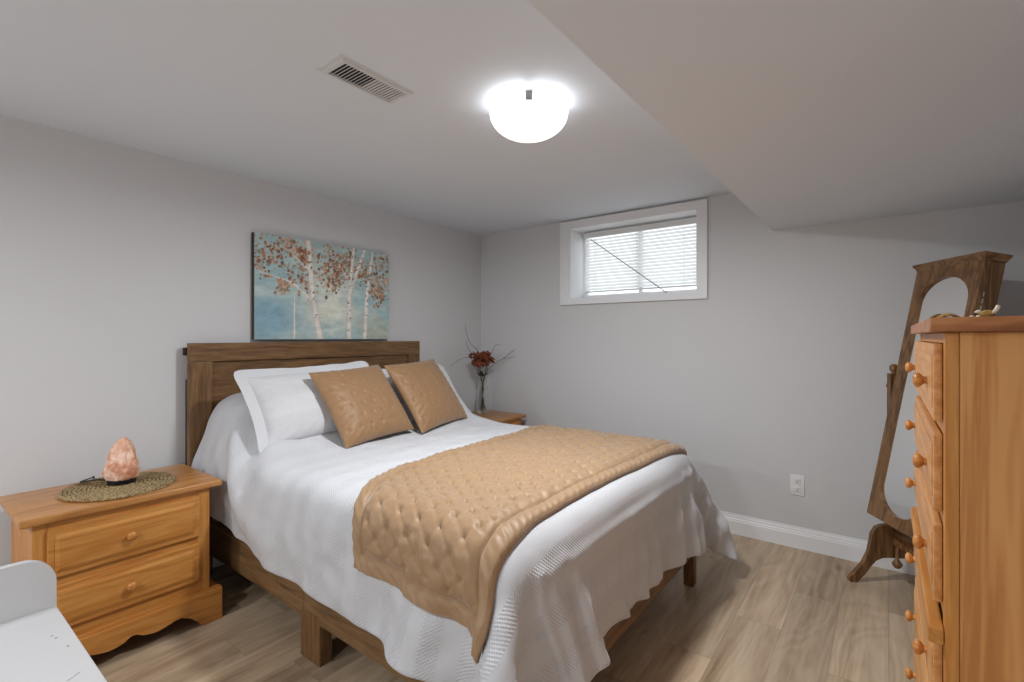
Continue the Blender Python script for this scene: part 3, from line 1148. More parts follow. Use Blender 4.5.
def pillow_mesh(w, h, th, flange=0.0, n=84, seed=1, dots=0.0, sag=0.0):
    """in its own plane: x across, y up, z thick; two faces sewn at the rim"""
    nn = n
    s = np.linspace(-1, 1, nn)
    S, Tt = np.meshgrid(s, s, indexing='ij')
    pull = 0.055
    fx = 1 - pull * (1 - S ** 2) * 0 - pull * (1 - np.abs(Tt) ** 2) * (np.abs(S) ** 3)
    fy = 1 - pull * (1 - np.abs(S) ** 2) * (np.abs(Tt) ** 3)
    Xc = S * w / 2 * fx
    Yc = Tt * h / 2 * fy
    prof = np.clip((1 - np.abs(S) ** 2.6), 0, 1) ** 0.55 * np.clip((1 - np.abs(Tt) ** 2.6), 0, 1) ** 0.55
    Wn = np.zeros_like(S)
    for i in range(nn):
        for j in range(nn):
            q = Vector((S[i, j] * 2.2, Tt[i, j] * 2.2, seed * 5.3))
            Wn[i, j] = noise.noise(q) * 0.9 + noise.noise(q * 2.4) * 0.45
    Z = th / 2 * prof * (1 + 0.05 * Wn) + 0.003 * Wn * prof
    # gathers running in from the corners and edges
    ang = np.arctan2(Tt, S)
    rad = np.maximum(np.abs(S), np.abs(Tt))
    Z += 0.0025 * np.sin(ang * 34 + seed) * np.clip((rad - 0.55) / 0.45, 0, 1) * np.clip((1 - rad) * 8, 0, 1)
    if dots > 0:
        pa, qa = Xc / 0.066, Yc / 0.06
        row = np.floor(qa)
        pa = pa + 0.5 * (row % 2)
        dd = np.hypot((pa - np.floor(pa) - 0.5) * 0.066, (qa - row - 0.5) * 0.06)
        Z -= dots * np.exp(-(dd / 0.009) ** 2) * np.clip(prof * 2, 0, 1)
    Z -= sag * (1 - Tt ** 2) * 0
    Ff = np.stack([Xc, Yc, Z], -1)
    Bf = np.stack([Xc, Yc, -Z * 0.8], -1)
    b = NB()
    uvl = b.loops.layers.uv.new('UVMap')
    vf = [[b.verts.new(Ff[i, j]) for j in range(nn)] for i in range(nn)]
    vb = [[vf[i][j] if i in (0, nn - 1) or j in (0, nn - 1) else b.verts.new(Bf[i, j]) for j in range(nn)] for i in range(nn)]
    for i in range(nn - 1):
        for j in range(nn - 1):
            idx = ((i, j), (i + 1, j), (i + 1, j + 1), (i, j + 1))
            f = b.faces.new([vf[a][c] for a, c in idx])
            for lp, (a, c) in zip(f.loops, idx):
                lp[uvl].uv = (Yc[a, c] + 1, Xc[a, c] + 1)
            f = b.faces.new([vb[a][c] for a, c in idx[::-1]])
            for lp, (a, c) in zip(f.loops, idx[::-1]):
                lp[uvl].uv = (Yc[a, c] + 1, Xc[a, c] + 1)
    if flange > 0:
        rimv = [(i, 0) for i in range(nn)] + [(nn - 1, j) for j in range(1, nn)] + [(i, nn - 1) for i in range(nn - 2, -1, -1)] + [(0, j) for j in range(nn - 2, 0, -1)]
        ringv = []
        for (i, j) in rimv:
            p = Ff[i, j]
            sx = np.sign(S[i, j]) * (1 if abs(S[i, j]) > 0.999 else 0)
            sy = np.sign(Tt[i, j]) * (1 if abs(Tt[i, j]) > 0.999 else 0)
            wob = 0.009 * noise.noise(Vector((p[0] * 9, p[1] * 9, seed * 3.3)))
            ringv.append((vf[i][j], b.verts.new((p[0] + sx * flange, p[1] + sy * flange, wob)), b.verts.new((p[0] + sx * flange * 0.5, p[1] + sy * flange * 0.5, wob * 0.4 + 0.003))))
        m = len(ringv)
        for q in range(m):
            r = (q + 1) % m
            for a, c in ((0, 2), (2, 1)):
                f = b.faces.new((ringv[q][a], ringv[q][c], ringv[r][c], ringv[r][a]))
                for lp in f.loops:
                    lp[uvl].uv = (lp.vert.co.y * 0.02 + 0.09 + 0.0, lp.vert.co.x + 1)
    bmesh.ops.recalc_face_normals(b, faces=b.faces)
    return b


def place_pillow(b, bottom, lean, yaw=0.0, roll=0.0, h=0.4):
    """stand the pillow on its lower edge at `bottom` (x,y,z), leaning back towards the headboard (-x)"""
    # local x -> +y world, local y -> up, local z -> +x world
    base_m = Matrix(((0, 0, 1, 0), (1, 0, 0, 0), (0, 1, 0, 0), (0, 0, 0, 1)))
    m = Matrix.Translation(bottom) @ Matrix.Rotation(yaw, 4, 'Z') @ Matrix.Rotation(-lean, 4, 'Y') @ Matrix.Rotation(roll, 4, 'X') @ base_m @ Matrix.Translation((0, h / 2, 0))
    bmesh.ops.transform(b, matrix=m, verts=b.verts)
    return b


def make_pillow(name, mat, label, cat, group, bottom, lean, yaw, roll, w, h, th, **kw):
    b = pillow_mesh(w, h, th, **kw)
    place_pillow(b, bottom, lean, yaw, roll, h)
    o = obj(name, b, mat, None, True, loc=bottom)
    tag(o, label, cat, group)
    md = o.modifiers.new('subdivide', 'SUBSURF')
    md.levels = 1
    md.render_levels = 1
    return o


make_pillow('pillow', sham_mat, 'white waffle pillow with flanged edge, left of both bronze cushions', 'pillow', 'white pillows against the headboard',
            (0.645, -1.885, 0.75), math.radians(39), math.radians(-4), math.radians(2), 0.66, 0.395, 0.17, flange=0.05, seed=2)
make_pillow('pillow', sham_mat, 'white pillow mostly hidden behind the right bronze cushion', 'pillow', 'white pillows against the headboard',
            (0.62, -1.165, 0.715), math.radians(40), math.radians(3), math.radians(0), 0.66, 0.39, 0.17, flange=0.05, seed=5)
make_pillow('cushion', cushion_mat, 'bronze satin cushion in front, leaning on the left white pillow', 'cushion', 'bronze satin cushions on the bed',
            (0.80, -1.70, 0.715), math.radians(37), math.radians(4), math.radians(3), 0.48, 0.455, 0.14, seed=8, dots=0.007)
make_pillow('cushion', cushion_mat, 'bronze satin cushion farther from camera, beside the flower vase', 'cushion', 'bronze satin cushions on the bed',
            (0.785, -1.215, 0.715), math.radians(35), math.radians(9), math.radians(3), 0.49, 0.465, 0.13, seed=11, dots=0.007)

# ================================================================ NIGHTSTANDS
NY = -2.71          # centre of the left nightstand
NH = 0.616
knob_prof = [(0.0085, 0.0), (0.0080, 0.004), (0.0075, 0.006), (0.011, 0.009), (0.0150, 0.013), (0.0160, 0.0165), (0.0140, 0.021), (0.007, 0.0245), (0.0, 0.025)]


def drawer(parent, x, y0, y1, z0, z1, xface_dir, knobs, matf, matk, thick=0.018, panel=0.02, rise=0.0065, ks=1.1):
    """drawer front facing along x (xface_dir +1 or -1), raised panel with bevelled rim"""
    s_ = xface_dir
    b = NB()
    a0, a1 = sorted((x, x + s_ * thick))
    box(b, a0, a1, y0, y1, z0, z1, 0.004)
    bb = NB()
    o1 = [(y0 + panel, z0 + panel), (y1 - panel, z0 + panel), (y1 - panel, z1 - panel), (y0 + panel, z1 - panel)]
    o2 = [(y0 + panel + 0.012, z0 + panel + 0.012), (y1 - panel - 0.012, z0 + panel + 0.012), (y1 - panel - 0.012, z1 - panel - 0.012), (y0 + panel + 0.012, z1 - panel - 0.012)]
    xs = x + s_ * (thick - 0.0005)
    xt = x + s_ * (thick + rise)
    kp = [(r * ks, h * ks) for r, h in knob_prof]
    xm = x + s_ * (thick + rise * 0.4)
    v0 = [bb.verts.new((xs, a, c)) for a, c in o1]
    vm = [bb.verts.new((xm, a, c)) for a, c in o1]
    v1 = [bb.verts.new((xt, a, c)) for a, c in o2]
    for q in range(4):
        r = (q + 1) % 4
        bb.faces.new((v0[q], v0[r], vm[r], vm[q]))
        bb.faces.new((vm[q], vm[r], v1[r], v1[q]))
    bb.faces.new(v1)
    bmesh.ops.recalc_face_normals(bb, faces=bb.faces)
    merge(b, bb)
    d = obj('drawer', b, matf, parent)
    for ky, kz in knobs:
        kb = lathe(NB(), kp, (xt - s_ * 0.001, ky, kz), (s_, 0, 0), 20)
        kk = obj('knob', kb, matk, d, True)
    return d


def make_nightstand(yc, label):
    t = empty('nightstand', (0.33, yc, 0), label, 'nightstand', 'pine nightstands either side of the bed')
    XB, XF = 0.105, 0.535
    y0, y1 = yc - 0.285, yc + 0.278
    b = NB()
    box(b, XB, XF, y0, y0 + 0.02, 0.10, NH - 0.026)
    box(b, XB, XF, y1 - 0.02, y1, 0.10, NH - 0.026)
    box(b, XB, XB + 0.012, y0 + 0.02, y1 - 0.02, 0.10, NH - 0.026)
    box(b, XB, XF - 0.02, y0 + 0.02, y1 - 0.02, 0.12, 0.135)
    box(b, XB + 0.012, XF - 0.022, y0 + 0.02, y1 - 0.02, 0.372, 0.384)
    obj('case', b, pine_z, t)
    b = NB()
    box(b, XF - 0.02, XF + 0.001, y0 + 0.0005, y0 + 0.04, 0.135, NH - 0.0265, 0.002)
    obj('front_stile', b, pine_z, t)
    b = box(NB(), XF - 0.02, XF + 0.001, y1 - 0.046, y1 - 0.0005, 0.135, NH - 0.0265, 0.002)
    obj('front_stile', b, pine_z, t)
    b = NB()
    box(b, XF - 0.02, XF, y0 + 0.0405, y1 - 0.0465, 0.558, NH - 0.0265)
    box(b, XF - 0.02, XF, y0 + 0.0405, y1 - 0.0465, 0.357, 0.388)
    box(b, XF - 0.02, XF, y0 + 0.0405, y1 - 0.0465, 0.135, 0.196)
    obj('drawer_rails', b, pine_y, t)
    # plinth with a scrolled bracket front
    hy = 0.322
    z1 = 0.136
    half = [(0.243, 0.0), (0.222, 0.028), (0.198, 0.052), (0.165, 0.069), (0.14, 0.068), (0.105, 0.058), (0.08, 0.053), (0.055, 0.055), (0.03, 0.062), (0.012, 0.074), (0.0, 0.077)]
    poly = [(yc + hy, 0.0), (yc + hy, z1), (yc - hy, z1), (yc - hy, 0.0)] + [(yc - a, z) for a, z in half] + [(yc + a, z) for a, z in half[-2::-1]]
    b = NB()
    prism(b, poly, XF + 0.0012, XF + 0.0205, 'x')
    ppoly = [(yc + hy, z1), (yc + hy, z1 + 0.004), (yc + hy - 0.008, z1 + 0.012), (yc - hy + 0.008, z1 + 0.012), (yc - hy, z1 + 0.004), (yc - hy, z1)]
    prism(b, ppoly, XF + 0.0012, XF + 0.015, 'x')
    box(b, XB, XF + 0.001, yc - hy, y0 - 0.0005, 0.0, z1, 0.003)
    box(b, XB, XF + 0.001, y1 + 0.0005, yc + hy, 0.0, z1, 0.003)
    obj('plinth', b, pine_y, t)
    b = box(NB(), XB - 0.002, 0.558, yc - 0.321, yc + 0.321, NH - 0.026, NH, 0.006, 3)
    obj('top', b, pine_top, t, True)
    drawer(t, XF - 0.004, y0 + 0.037, y1 - 0.043, 0.388, 0.560, 1, [(yc - 0.008, 0.474)], pine_y, pine_knob)
    drawer(t, XF - 0.004, y0 + 0.037, y1 - 0.043, 0.196, 0.358, 1, [(yc - 0.008, 0.277)], pine_y, pine_knob)
    return t


ns = make_nightstand(NY, 'orange pine two-drawer nightstand in front at left, with the salt lamp on it')
copy_thing(ns, (0.33, -0.396, 0), 'orange pine nightstand in the far corner behind the bed, under the flower vase')

# woven mat under the salt lamp
k = Nodes('seagrass_coil', 0.8, 0.2)
v_ = k.coords('Object', (1, 1, 1))
c1 = k.noise(v_, 130, 3, 0.7)
cc = k.ramp(c1, [(0.32, s2l(70, 54, 36)), (0.45, s2l(136, 114, 80)), (0.58, s2l(176, 154, 114)), (0.72, s2l(200, 182, 144))])
k.bump(c1, 0.6, 0.004)
seagrass = k.col(cc)
mx_, my_, mr = 0.340, -2.697, 0.200
pts, rad = [], []
turns = 13
for i in range(turns * 44):
    a = 2 * PI * i / 44
    r = 0.008 + (mr - 0.014) * i / (turns * 44 - 1)
    pts.append((mx_ + r * math.cos(a), my_ + r * math.sin(a), NH + 0.0078 + 0.0006 * math.sin(i * 1.7)))
    rad.append(0.0072 + 0.0009 * math.sin(i * 2.3))
b = tube(NB(), pts, rad, 6)
lathe(b, [(0, NH + 0.001), (mr - 0.01, NH + 0.001), (mr - 0.01, NH + 0.006), (0, NH + 0.006)], (mx_, my_, 0), seg=48)
o = obj('woven_mat', b, seagrass, None, True, loc=(mx_, my_, NH))
tag(o, 'round coiled seagrass mat on the left nightstand under the salt lamp', 'mat')

# salt lamp
k = Nodes('himalayan_salt', 0.45, 0.5)
v_ = k.coords('Object', (1, 1, 1))
c1 = k.noise(v_, 22, 5, 0.65)
cc = k.ramp(c1, [(0.30, s2l(186, 112, 80)), (0.45, s2l(216, 158, 126)), (0.56, s2l(232, 192, 168)), (0.70, s2l(240, 218, 202))])
k.b.inputs['Subsurface Weight'].default_value = 0.25
k.b.inputs['Subsurface Radius'].default_value = (0.03, 0.015, 0.01)
k.bump(k.noise(v_, 60, 4, 0.6), 0.5, 0.006)
salt_mat = k.col(cc)
sx, sy, sz = 0.322, -2.69, NH + 0.0165
t = empty('salt_lamp', (sx, sy, sz), 'rough pink salt rock lamp standing on the woven mat', 'lamp')
b = lathe(NB(), [(0, sz), (0.048, sz), (0.05, sz + 0.004), (0.05, sz + 0.014), (0.046, sz + 0.018), (0, sz + 0.018)], (sx, sy, 0), seg=32)
obj('base', b, black, t, True)
b = NB()
bmesh.ops.create_icosphere(b, subdivisions=5, radius=1.0)
for v in b.verts:
    p = v.co.copy()
    hz = max(0.0, (p.z + 0.72) / 1.72)
    n_ = noise.fractal(p * 1.3 + Vector((3.1, 0, 2)), 0.8, 2.0, 4)
    cell = noise.cell(p * 2.2)
    wr = 0.064 * (1 - 0.52 * hz ** 1.5)
    shape = max(0.0, 1 - p.z * p.z) ** 0.32
    rr = math.hypot(p.x, p.y) or 1e-6
    x, y = p.x / rr * wr * shape, p.y / rr * wr * shape
    f = 1 + 0.16 * n_ + 0.04 * cell
    z = 0.172 * hz + 0.012 * n_ * hz
    v.co = Vector((sx + x * f * 1.04 - 0.004 * hz, sy + y * f + 0.006 * hz, sz + 0.0178 + max(z, 0)))
obj('salt_rock', b, salt_mat, t, True)
b = tube(NB(), spline([(sx - 0.035, sy - 0.03, sz + 0.008), (sx - 0.05, sy - 0.075, sz + 0.018), (sx - 0.085, sy - 0.115, sz + 0.012), (sx - 0.14, sy - 0.10, sz + 0.003), (sx - 0.19, sy - 0.06, sz - 0.002), (sx - 0.225, sy - 0.045, sz - 0.008), (sx - 0.240, sy - 0.04, sz - 0.06), (sx - 0.243, sy - 0.04, 0.40)]), 0.003, 6)
obj('power_cord', b, black, t, True)

# ================================================================ VASE OF FLOWERS
vx, vy, vz = 0.215, -0.225, NH
k = Nodes('vase_glass', 0.03, 0.5)
k.b.inputs['Transmission Weight'].default_value = 1.0
k.b.inputs['IOR'].default_value = 1.35
vase_glass = k.col((0.97, 0.99, 0.98))
b = NB()
lathe(b, [(r_ * 1.25, z_) for r_, z_ in [(0, vz + 0.001), (0.036, vz + 0.001), (0.040, vz + 0.02), (0.043, vz + 0.10), (0.041, vz + 0.17), (0.030, vz + 0.225), (0.026, vz + 0.25), (0.031, vz + 0.275), (0.0285, vz + 0.275), (0.0235, vz + 0.25), (0.0275, vz + 0.225), (0.0385, vz + 0.17), (0.0405, vz + 0.10), (0.0375, vz + 0.022), (0, vz + 0.016)]], (vx, vy, 0), seg=32)
o = obj('glass_vase', b, vase_glass, None, True, loc=(vx, vy, vz))
tag(o, 'clear glass bottle vase holding dried flowers on the far corner nightstand', 'vase')
bq = empty('flower_bouquet', (vx, vy, vz + 0.02), 'bunch of rust red dried flowers with bare twigs standing in the glass vase', 'flowers')
stem_mat = plain('green_stem', s2l(74, 84, 52), 0.6)
k = Nodes('rust_petals', 0.7, 0.2)
cc = k.ramp(k.noise(k.coords('Object', (1, 1, 1)), 60, 2), [(0.32, s2l(84, 38, 30)), (0.46, s2l(134, 66, 48)), (0.58, s2l(168, 100, 74)), (0.70, s2l(128, 112, 70))])
petal_mat = k.col(cc)
fc = Vector((vx, vy - 0.015, 1.035))
b = NB()
for i in range(6):
    a = 2 * PI * i / 6
    r0 = 0.018
    tip = fc + Vector((0.06 * math.cos(a), 0.07 * math.sin(a), -0.02))
    tube(b, [(vx + r0 * math.cos(a), vy + r0 * math.sin(a), vz + 0.03), (vx - r0 * 0.5 * math.cos(a), vy - r0 * 0.5 * math.sin(a), vz + 0.2), (vx + 0.012 * math.cos(a + 1), vy + 0.012 * math.sin(a + 1), vz + 0.27), tip], 0.0022, 5)
obj('stems', b, stem_mat, bq, True)
rnd = random.Random(4)
for ci in range(19):
    a = 2.4 * ci
    rr = 0.078 * math.sqrt((ci % 10 + 0.4) / 10)
    cpos = fc + Vector((rr * math.cos(a), rr * 1.25 * math.sin(a), (0.075 if ci < 10 else 0.025) - rr * 0.5 + rnd.uniform(-0.015, 0.015)))
    b = NB()
    for pi_ in range(26):
        th_, ph_ = rnd.uniform(0, 2 * PI), math.acos(rnd.uniform(-0.6, 1))
        d = Vector((math.sin(ph_) * math.cos(th_), math.sin(ph_) * math.sin(th_), math.cos(ph_)))
        base_ = cpos + d * 0.010
        tip = cpos + d * rnd.uniform(0.034, 0.048)
        sd = d.orthogonal().normalized()
        sd.rotate(Matrix.Rotation(rnd.uniform(0, 6.3), 3, d))
        nn_ = d.cross(sd)
        wv = rnd.uniform(0.009, 0.014)
        mid = (base_ + tip) / 2 + nn_ * 0.004
        q = [b.verts.new(base_), b.verts.new(mid + sd * wv), b.verts.new(tip + nn_ * 0.006), b.verts.new(mid - sd * wv), b.verts.new(mid + nn_ * 0.004)]
        for x_, y_ in ((0, 1), (1, 2), (2, 3), (3, 0)):
            b.faces.new((q[x_], q[y_], q[4]))
    obj('flower_head', b, petal_mat, bq)
b = NB()
for i in range(8):
    a = 2 * PI * i / 8 + 0.3
    p0 = Vector((vx, vy, vz + 0.30))
    p1 = p0 + Vector((0.05 * math.cos(a), 0.06 * math.sin(a), 0.03 + 0.02 * math.sin(3 * a)))
    sd = Vector((-math.sin(a), math.cos(a), 0.2)) * 0.016
    q = [b.verts.new(p0), b.verts.new((p0 + p1) / 2 + sd + Vector((0, 0, 0.008))), b.verts.new(p1), b.verts.new((p0 + p1) / 2 - sd + Vector((0, 0, 0.008)))]
    b.faces.new(q)
obj('leaves', b, plain('dark_leaf', s2l(58, 62, 40), 0.6), bq)
twig_mat = plain('grey_twig', s2l(92, 80, 72), 0.7)
twigs = [[(0.0, -0.02, 0.30), (0.01, -0.06, 0.50), (0.0, -0.16, 0.59), (-0.01, -0.20, 0.70), (0.0, -0.205, 0.735)],
         [(0.0, -0.02, 0.32), (0.0, -0.10, 0.47), (0.0, -0.17, 0.53), (0.0, -0.21, 0.60)],
         [(0.0, -0.03, 0.33), (0.02, -0.13, 0.455), (0.03, -0.22, 0.47), (0.04, -0.33, 0.455), (0.05, -0.44, 0.41)],
         [(0.0, 0.02, 0.34), (0.02, 0.09, 0.50), (0.03, 0.14, 0.565), (0.05, 0.19, 0.56)],
         [(0.0, 0.02, 0.33), (0.05, 0.12, 0.42), (0.12, 0.16, 0.455), (0.20, 0.18, 0.465)],
         [(0.10, 0.15, 0.45), (0.16, 0.17, 0.50), (0.20, 0.19, 0.53)]]
for tw in twigs:
    sm_ = spline([(vx + x, vy + y, vz + z) for x, y, z in tw])
    n_ = len(sm_)
    b = tube(NB(), sm_, [0.0026 - 0.0014 * i / n_ for i in range(n_)], 5)
    obj('twig', b, twig_mat, bq, True)

# ================================================================ TALL DRESSER
DX0 = 2.984                # face of the case
DYN, DYF = -2.208, -1.44   # near and far side of the case
DTOP = 1.2836
DXB = 3.40
dr = empty('tall_dresser', (3.19, -1.82, 0), 'tall orange pine chest of drawers at right, side facing the camera', 'dresser')
b = NB()
box(b, DX0 + 0.0193, DXB, DYN, DYN + 0.022, 0.0, DTOP - 0.0255, 0.001, 1)
bfar = box(NB(), DX0 + 0.0193, DXB, DYF - 0.022, DYF, 0.0, DTOP - 0.0255, 0.001, 1)
panel_mat = wood('pine_side_panel', s2l(182, 118, 60), s2l(208, 145, 82), s2l(218, 160, 96), axis='z', knots=0.06, fine=40, wave=0.8)
obj('side_panel', b, panel_mat, dr)
obj('side_panel', bfar, panel_mat, dr)
b = box(NB(), DXB - 0.012, DXB, DYN + 0.022, DYF - 0.022, 0.05, DTOP - 0.0255)
obj('back_panel', b, pine_z, dr)
b = NB()
box(b, DX0, DX0 + 0.019, DYN, DYN + 0.035, 0.0, DTOP - 0.0255, 0.003)
box(b, DX0, DX0 + 0.019, DYF - 0.035, DYF, 0.0, DTOP - 0.0255, 0.003)
zz0 = 1.2385
PITCH = 0.1605
zs = []
z = zz0
zrows = [(zz0 - i * PITCH - 0.139, zz0 - i * PITCH) for i in range(3)]
z4 = 0.708
zrows += [(z4 - i * PITCH - 0.139, z4 - i * PITCH) for i in range(3)]
box(b, DX0 + 0.002, DX0 + 0.018, DYN + 0.0355, DYF - 0.0355, zz0 + 0.0005, DTOP - 0.026)
for za, zb in zrows:
    box(b, DX0 + 0.0002, DX0 + 0.018, DYN + 0.0352, DYF - 0.0352, za - 0.0212, za + 0.003)
obj('face_frame', b, pine_z, dr)
b = box(NB(), DX0 - 0.022, DX0 - 0.0005, DYN + 0.002, DYF - 0.002, 0.716, 0.744, 0.004)
obj('waist_moulding', b, pine_y, dr)
b = NB()
poly = [(DYN, 0.0), (DYN, 0.15), (DYF, 0.15), (DYF, 0.0), (DYF - 0.09, 0.0), (DYF - 0.13, 0.05), (DYF - 0.2, 0.07), ((DYN + DYF) / 2, 0.075), (DYN + 0.2, 0.07), (DYN + 0.13, 0.05), (DYN + 0.09, 0.0)]
prism(b, poly, DX0 - 0.016, DX0 - 0.0005, 'x')
obj('plinth', b, pine_y, dr)
b = box(NB(), DX0 - 0.021, DXB + 0.005, DYN - 0.021, DYF + 0.021, DTOP - 0.025, DTOP, 0.003)
obj('top', b, wood('pine_dresser_top', s2l(128, 74, 38), s2l(170, 108, 62), s2l(196, 136, 86), axis='x', knots=0.05, fine=50, wave=0.9, rough=0.33), dr)
pine_front = wood('pine_drawer_front', s2l(190, 128, 72), s2l(212, 152, 92), s2l(224, 168, 110), axis='y', knots=0.04)
for za, zb in zrows:
    zc = (za + zb) / 2
    drawer(dr, DX0 - 0.0005, DYN + 0.028, DYF - 0.028, za, zb, -1, [(DYN + 0.14, zc - 0.004), (DYF - 0.14, zc - 0.003)], pine_front, pine_knob, thick=0.0125, panel=0.022, rise=0.0035, ks=0.92)

# small things on top of the dresser
gold = plain('aged_gold', s2l(196, 156, 84), 0.35, 0.5, 0.35)
k = Nodes('gold_green_glaze', 0.35, 0.5)
gg = k.col(k.ramp(k.noise(k.coords('Object', (1, 1, 1)), 45, 2), [(0.35, s2l(150, 128, 48)), (0.5, s2l(206, 168, 92)), (0.65, s2l(226, 202, 150))]))
cream_m = plain('cream_ceramic', s2l(232, 220, 196), 0.4)
fx_, fy_ = 3.045, -2.13
t = empty('bird_figurine', (fx_, fy_, DTOP), 'small gold bird ornament with raised cream tail on the dresser top edge', 'figurine')
b = NB()
bmesh.ops.create_icosphere(b, subdivisions=3, radius=1.0)
for v in b.verts:
    p = v.co.copy()
    v.co = Vector((fx_ + p.x * 0.013 - 0.001, fy_ + p.y * 0.009, DTOP + 0.0125 + p.z * 0.0085 + 0.002 * p.x))
obj('body', b, gg, t, True)
b = NB()
bmesh.ops.create_icosphere(b, subdivisions=3, radius=1.0)
for v in b.verts:
    p = v.co.copy()
    bk = max(0, -p.x) ** 4 * 0.004
    v.co = Vector((fx_ - 0.0145 + p.x * 0.0055 - bk, fy_ + p.y * 0.005, DTOP + 0.017 + p.z * 0.005 - bk * 0.3))
obj('head', b, cream_m, t, True)
b = tube(NB(), [(fx_ + 0.008, fy_, DTOP + 0.013), (fx_ + 0.015, fy_, DTOP + 0.016), (fx_ + 0.020, fy_, DTOP + 0.024), (fx_ + 0.0225, fy_, DTOP + 0.0325)], [0.005, 0.0048, 0.005, 0.0042], 10)
obj('tail', b, cream_m, t, True)
b = NB()
for dx in (-0.004, 0.004):
    tube(b, [(fx_ + dx, fy_, DTOP + 0.008), (fx_ + dx, fy_, DTOP + 0.0005)], 0.0014, 6)
    tube(b, [(fx_ + dx + 0.003, fy_, DTOP + 0.001), (fx_ + dx - 0.006, fy_, DTOP + 0.001)], 0.0012, 6)
obj('feet', b, gold, t, True)
for ch in t.children:
    ch.scale = (0.68, 0.68, 0.68)

lx, ly = 2.995, -2.125
t = empty('leaf_ornament', (lx, ly, DTOP), 'curled gold leaf ornament lying at the front corner of the dresser top', 'ornament')
for q, (ox, oy, an, ln) in enumerate(((0.0, 0.0, 0.25, 0.036), (-0.012, 0.03, 2.6, 0.03))):
    n1_, n2_ = 14, 7
    P = np.zeros((n1_, n2_, 3))
    for i in range(n1_):
        s_ = i / (n1_ - 1)
        w_ = 0.011 * math.sin(PI * min(1, s_ * 0.96 + 0.03)) ** 0.8
        for j in range(n2_):
            c_ = j / (n2_ - 1) * 2 - 1
            lx_ = (s_ - 0.5) * ln
            ly_ = c_ * w_
            z_ = 0.0025 + 0.0085 * math.sin(PI * s_) * (1 - 0.5 * abs(c_)) + 0.0012 * math.sin(s_ * 30) * abs(c_)
            P[i, j] = (lx + ox + lx_ * math.cos(an) - ly_ * math.sin(an), ly + oy + lx_ * math.sin(an) + ly_ * math.cos(an), DTOP + z_)
    b = NB()
    grid_mesh(b, P)
    o = obj('leaf', b, gold if q == 0 else plain('dull_brass', s2l(132, 106, 58), 0.4, 0.5, 0.3), t, True)
    md = o.modifiers.new('thickness', 'SOLIDIFY')
    md.thickness = 0.0012
b = NB()
for i in range(5):
    cx_, cy_ = 3.022 - 0.0055 * i * 0.55 + 0.002 * math.sin(i * 2), -2.140 + 0.004 * math.sin(i * 1.1)
    r_ = 0.0026
    lathe(b, [(0, DTOP + 0.0002), (r_ * 0.7, DTOP + 0.001), (r_, DTOP + r_), (r_ * 0.7, DTOP + 2 * r_ - 0.0008), (0, DTOP + 2 * r_)], (cx_ + 0.012, cy_, 0), seg=10)
o = obj('bead_string', b, cream_m, None, True, loc=(3.02, -2.14, DTOP))
tag(o, 'short string of cream beads beside the bird on the dresser top', 'beads')

# ================================================================ STANDING MIRROR
MBL = Vector((2.8262, -0.2874, 0.3666))
MYAW, MTILT = -1.0242, 0.1913
MW, MH, MD = 0.396, 1.2318, 0.0851
wv_ = Vector((math.cos(MYAW), math.sin(MYAW), 0))
n0 = Vector((wv_.y, -wv_.x, 0))
upv = Vector((0, 0, 1)) * math.cos(MTILT) - n0 * math.sin(MTILT)
nv_ = n0 * math.cos(MTILT) + Vector((0, 0, 1)) * math.sin(MTILT)
# local frame: x across, y = into the cabinet, z up the face
MM = Matrix.Translation(MBL) @ Matrix((wv_.to_tuple(), (-nv_).to_tuple(), upv.to_tuple())).transposed().to_4x4()
mir = empty('standing_mirror', (2.95, -0.35, 0), 'dark walnut cheval mirror cabinet tilted back on curved feet behind the dresser', 'mirror')
ST = 0.047


def opening(n=28):
    """arched opening: rounded top, rounded bottom"""
    x0, x1 = ST, MW - ST
    cx_ = (x0 + x1) / 2
    rx = (x1 - x0) / 2
    pts_ = []
    zt, zb, rt, rb = MH - 0.165, 0.175, 0.115, 0.125
    for i in range(n + 1):
        a = PI * i / n
        pts_.append((cx_ + rx * math.cos(a), zt + rt * math.sin(a)))
    for i in range(n + 1):
        a = PI + PI * i / n
        pts_.append((cx_ + rx * math.cos(a), zb + rb * math.sin(a)))
    return pts_


inn = opening()
out = []
for x, z in inn:
    # push each inner point out to the rectangle
    dx, dz = x - MW / 2, z - MH / 2
    sc_ = 1e9
    zt, zb = MH - 0.165, 0.175
    if z >= zt:
        a = math.atan2((z - zt) / 0.115, dx / (MW / 2 - ST))
        tt = 1 / max(abs(math.cos(a)), abs(math.sin(a)))
        out.append((MW / 2 + MW / 2 * max(-1, min(1, math.cos(a) * tt)), zt + (MH - zt) * max(0, min(1, math.sin(a) * tt))))
    else:
        a = math.atan2((z - zb) / 0.125, dx / (MW / 2 - ST))
        tt = 1 / max(abs(math.cos(a)), abs(math.sin(a)))
        out.append((MW / 2 + MW / 2 * max(-1, min(1, math.cos(a) * tt)), zb + zb * max(-1, min(0, math.sin(a) * tt))))
b = NB()
ring(b, out, inn, 0.0, 0.022, MM)
obj('mirror_frame', b, walnut_z, mir)
b = box(NB(), 0.003, MW - 0.003, 0.0225, MD, 0.003, MH - 0.001, 0.002, 1, MM)
obj('cabinet', b, walnut_z, mir)
k = Nodes('mirror_glass', 0.01, 0.5)
k.b.inputs['Metallic'].default_value = 1.0
mirror_glass = k.col((0.90, 0.91, 0.91))
b = box(NB(), ST - 0.01, MW - ST + 0.01, 0.012, 0.016, 0.03, MH - 0.03, mtx=MM)
obj('glass', b, mirror_glass, mir)
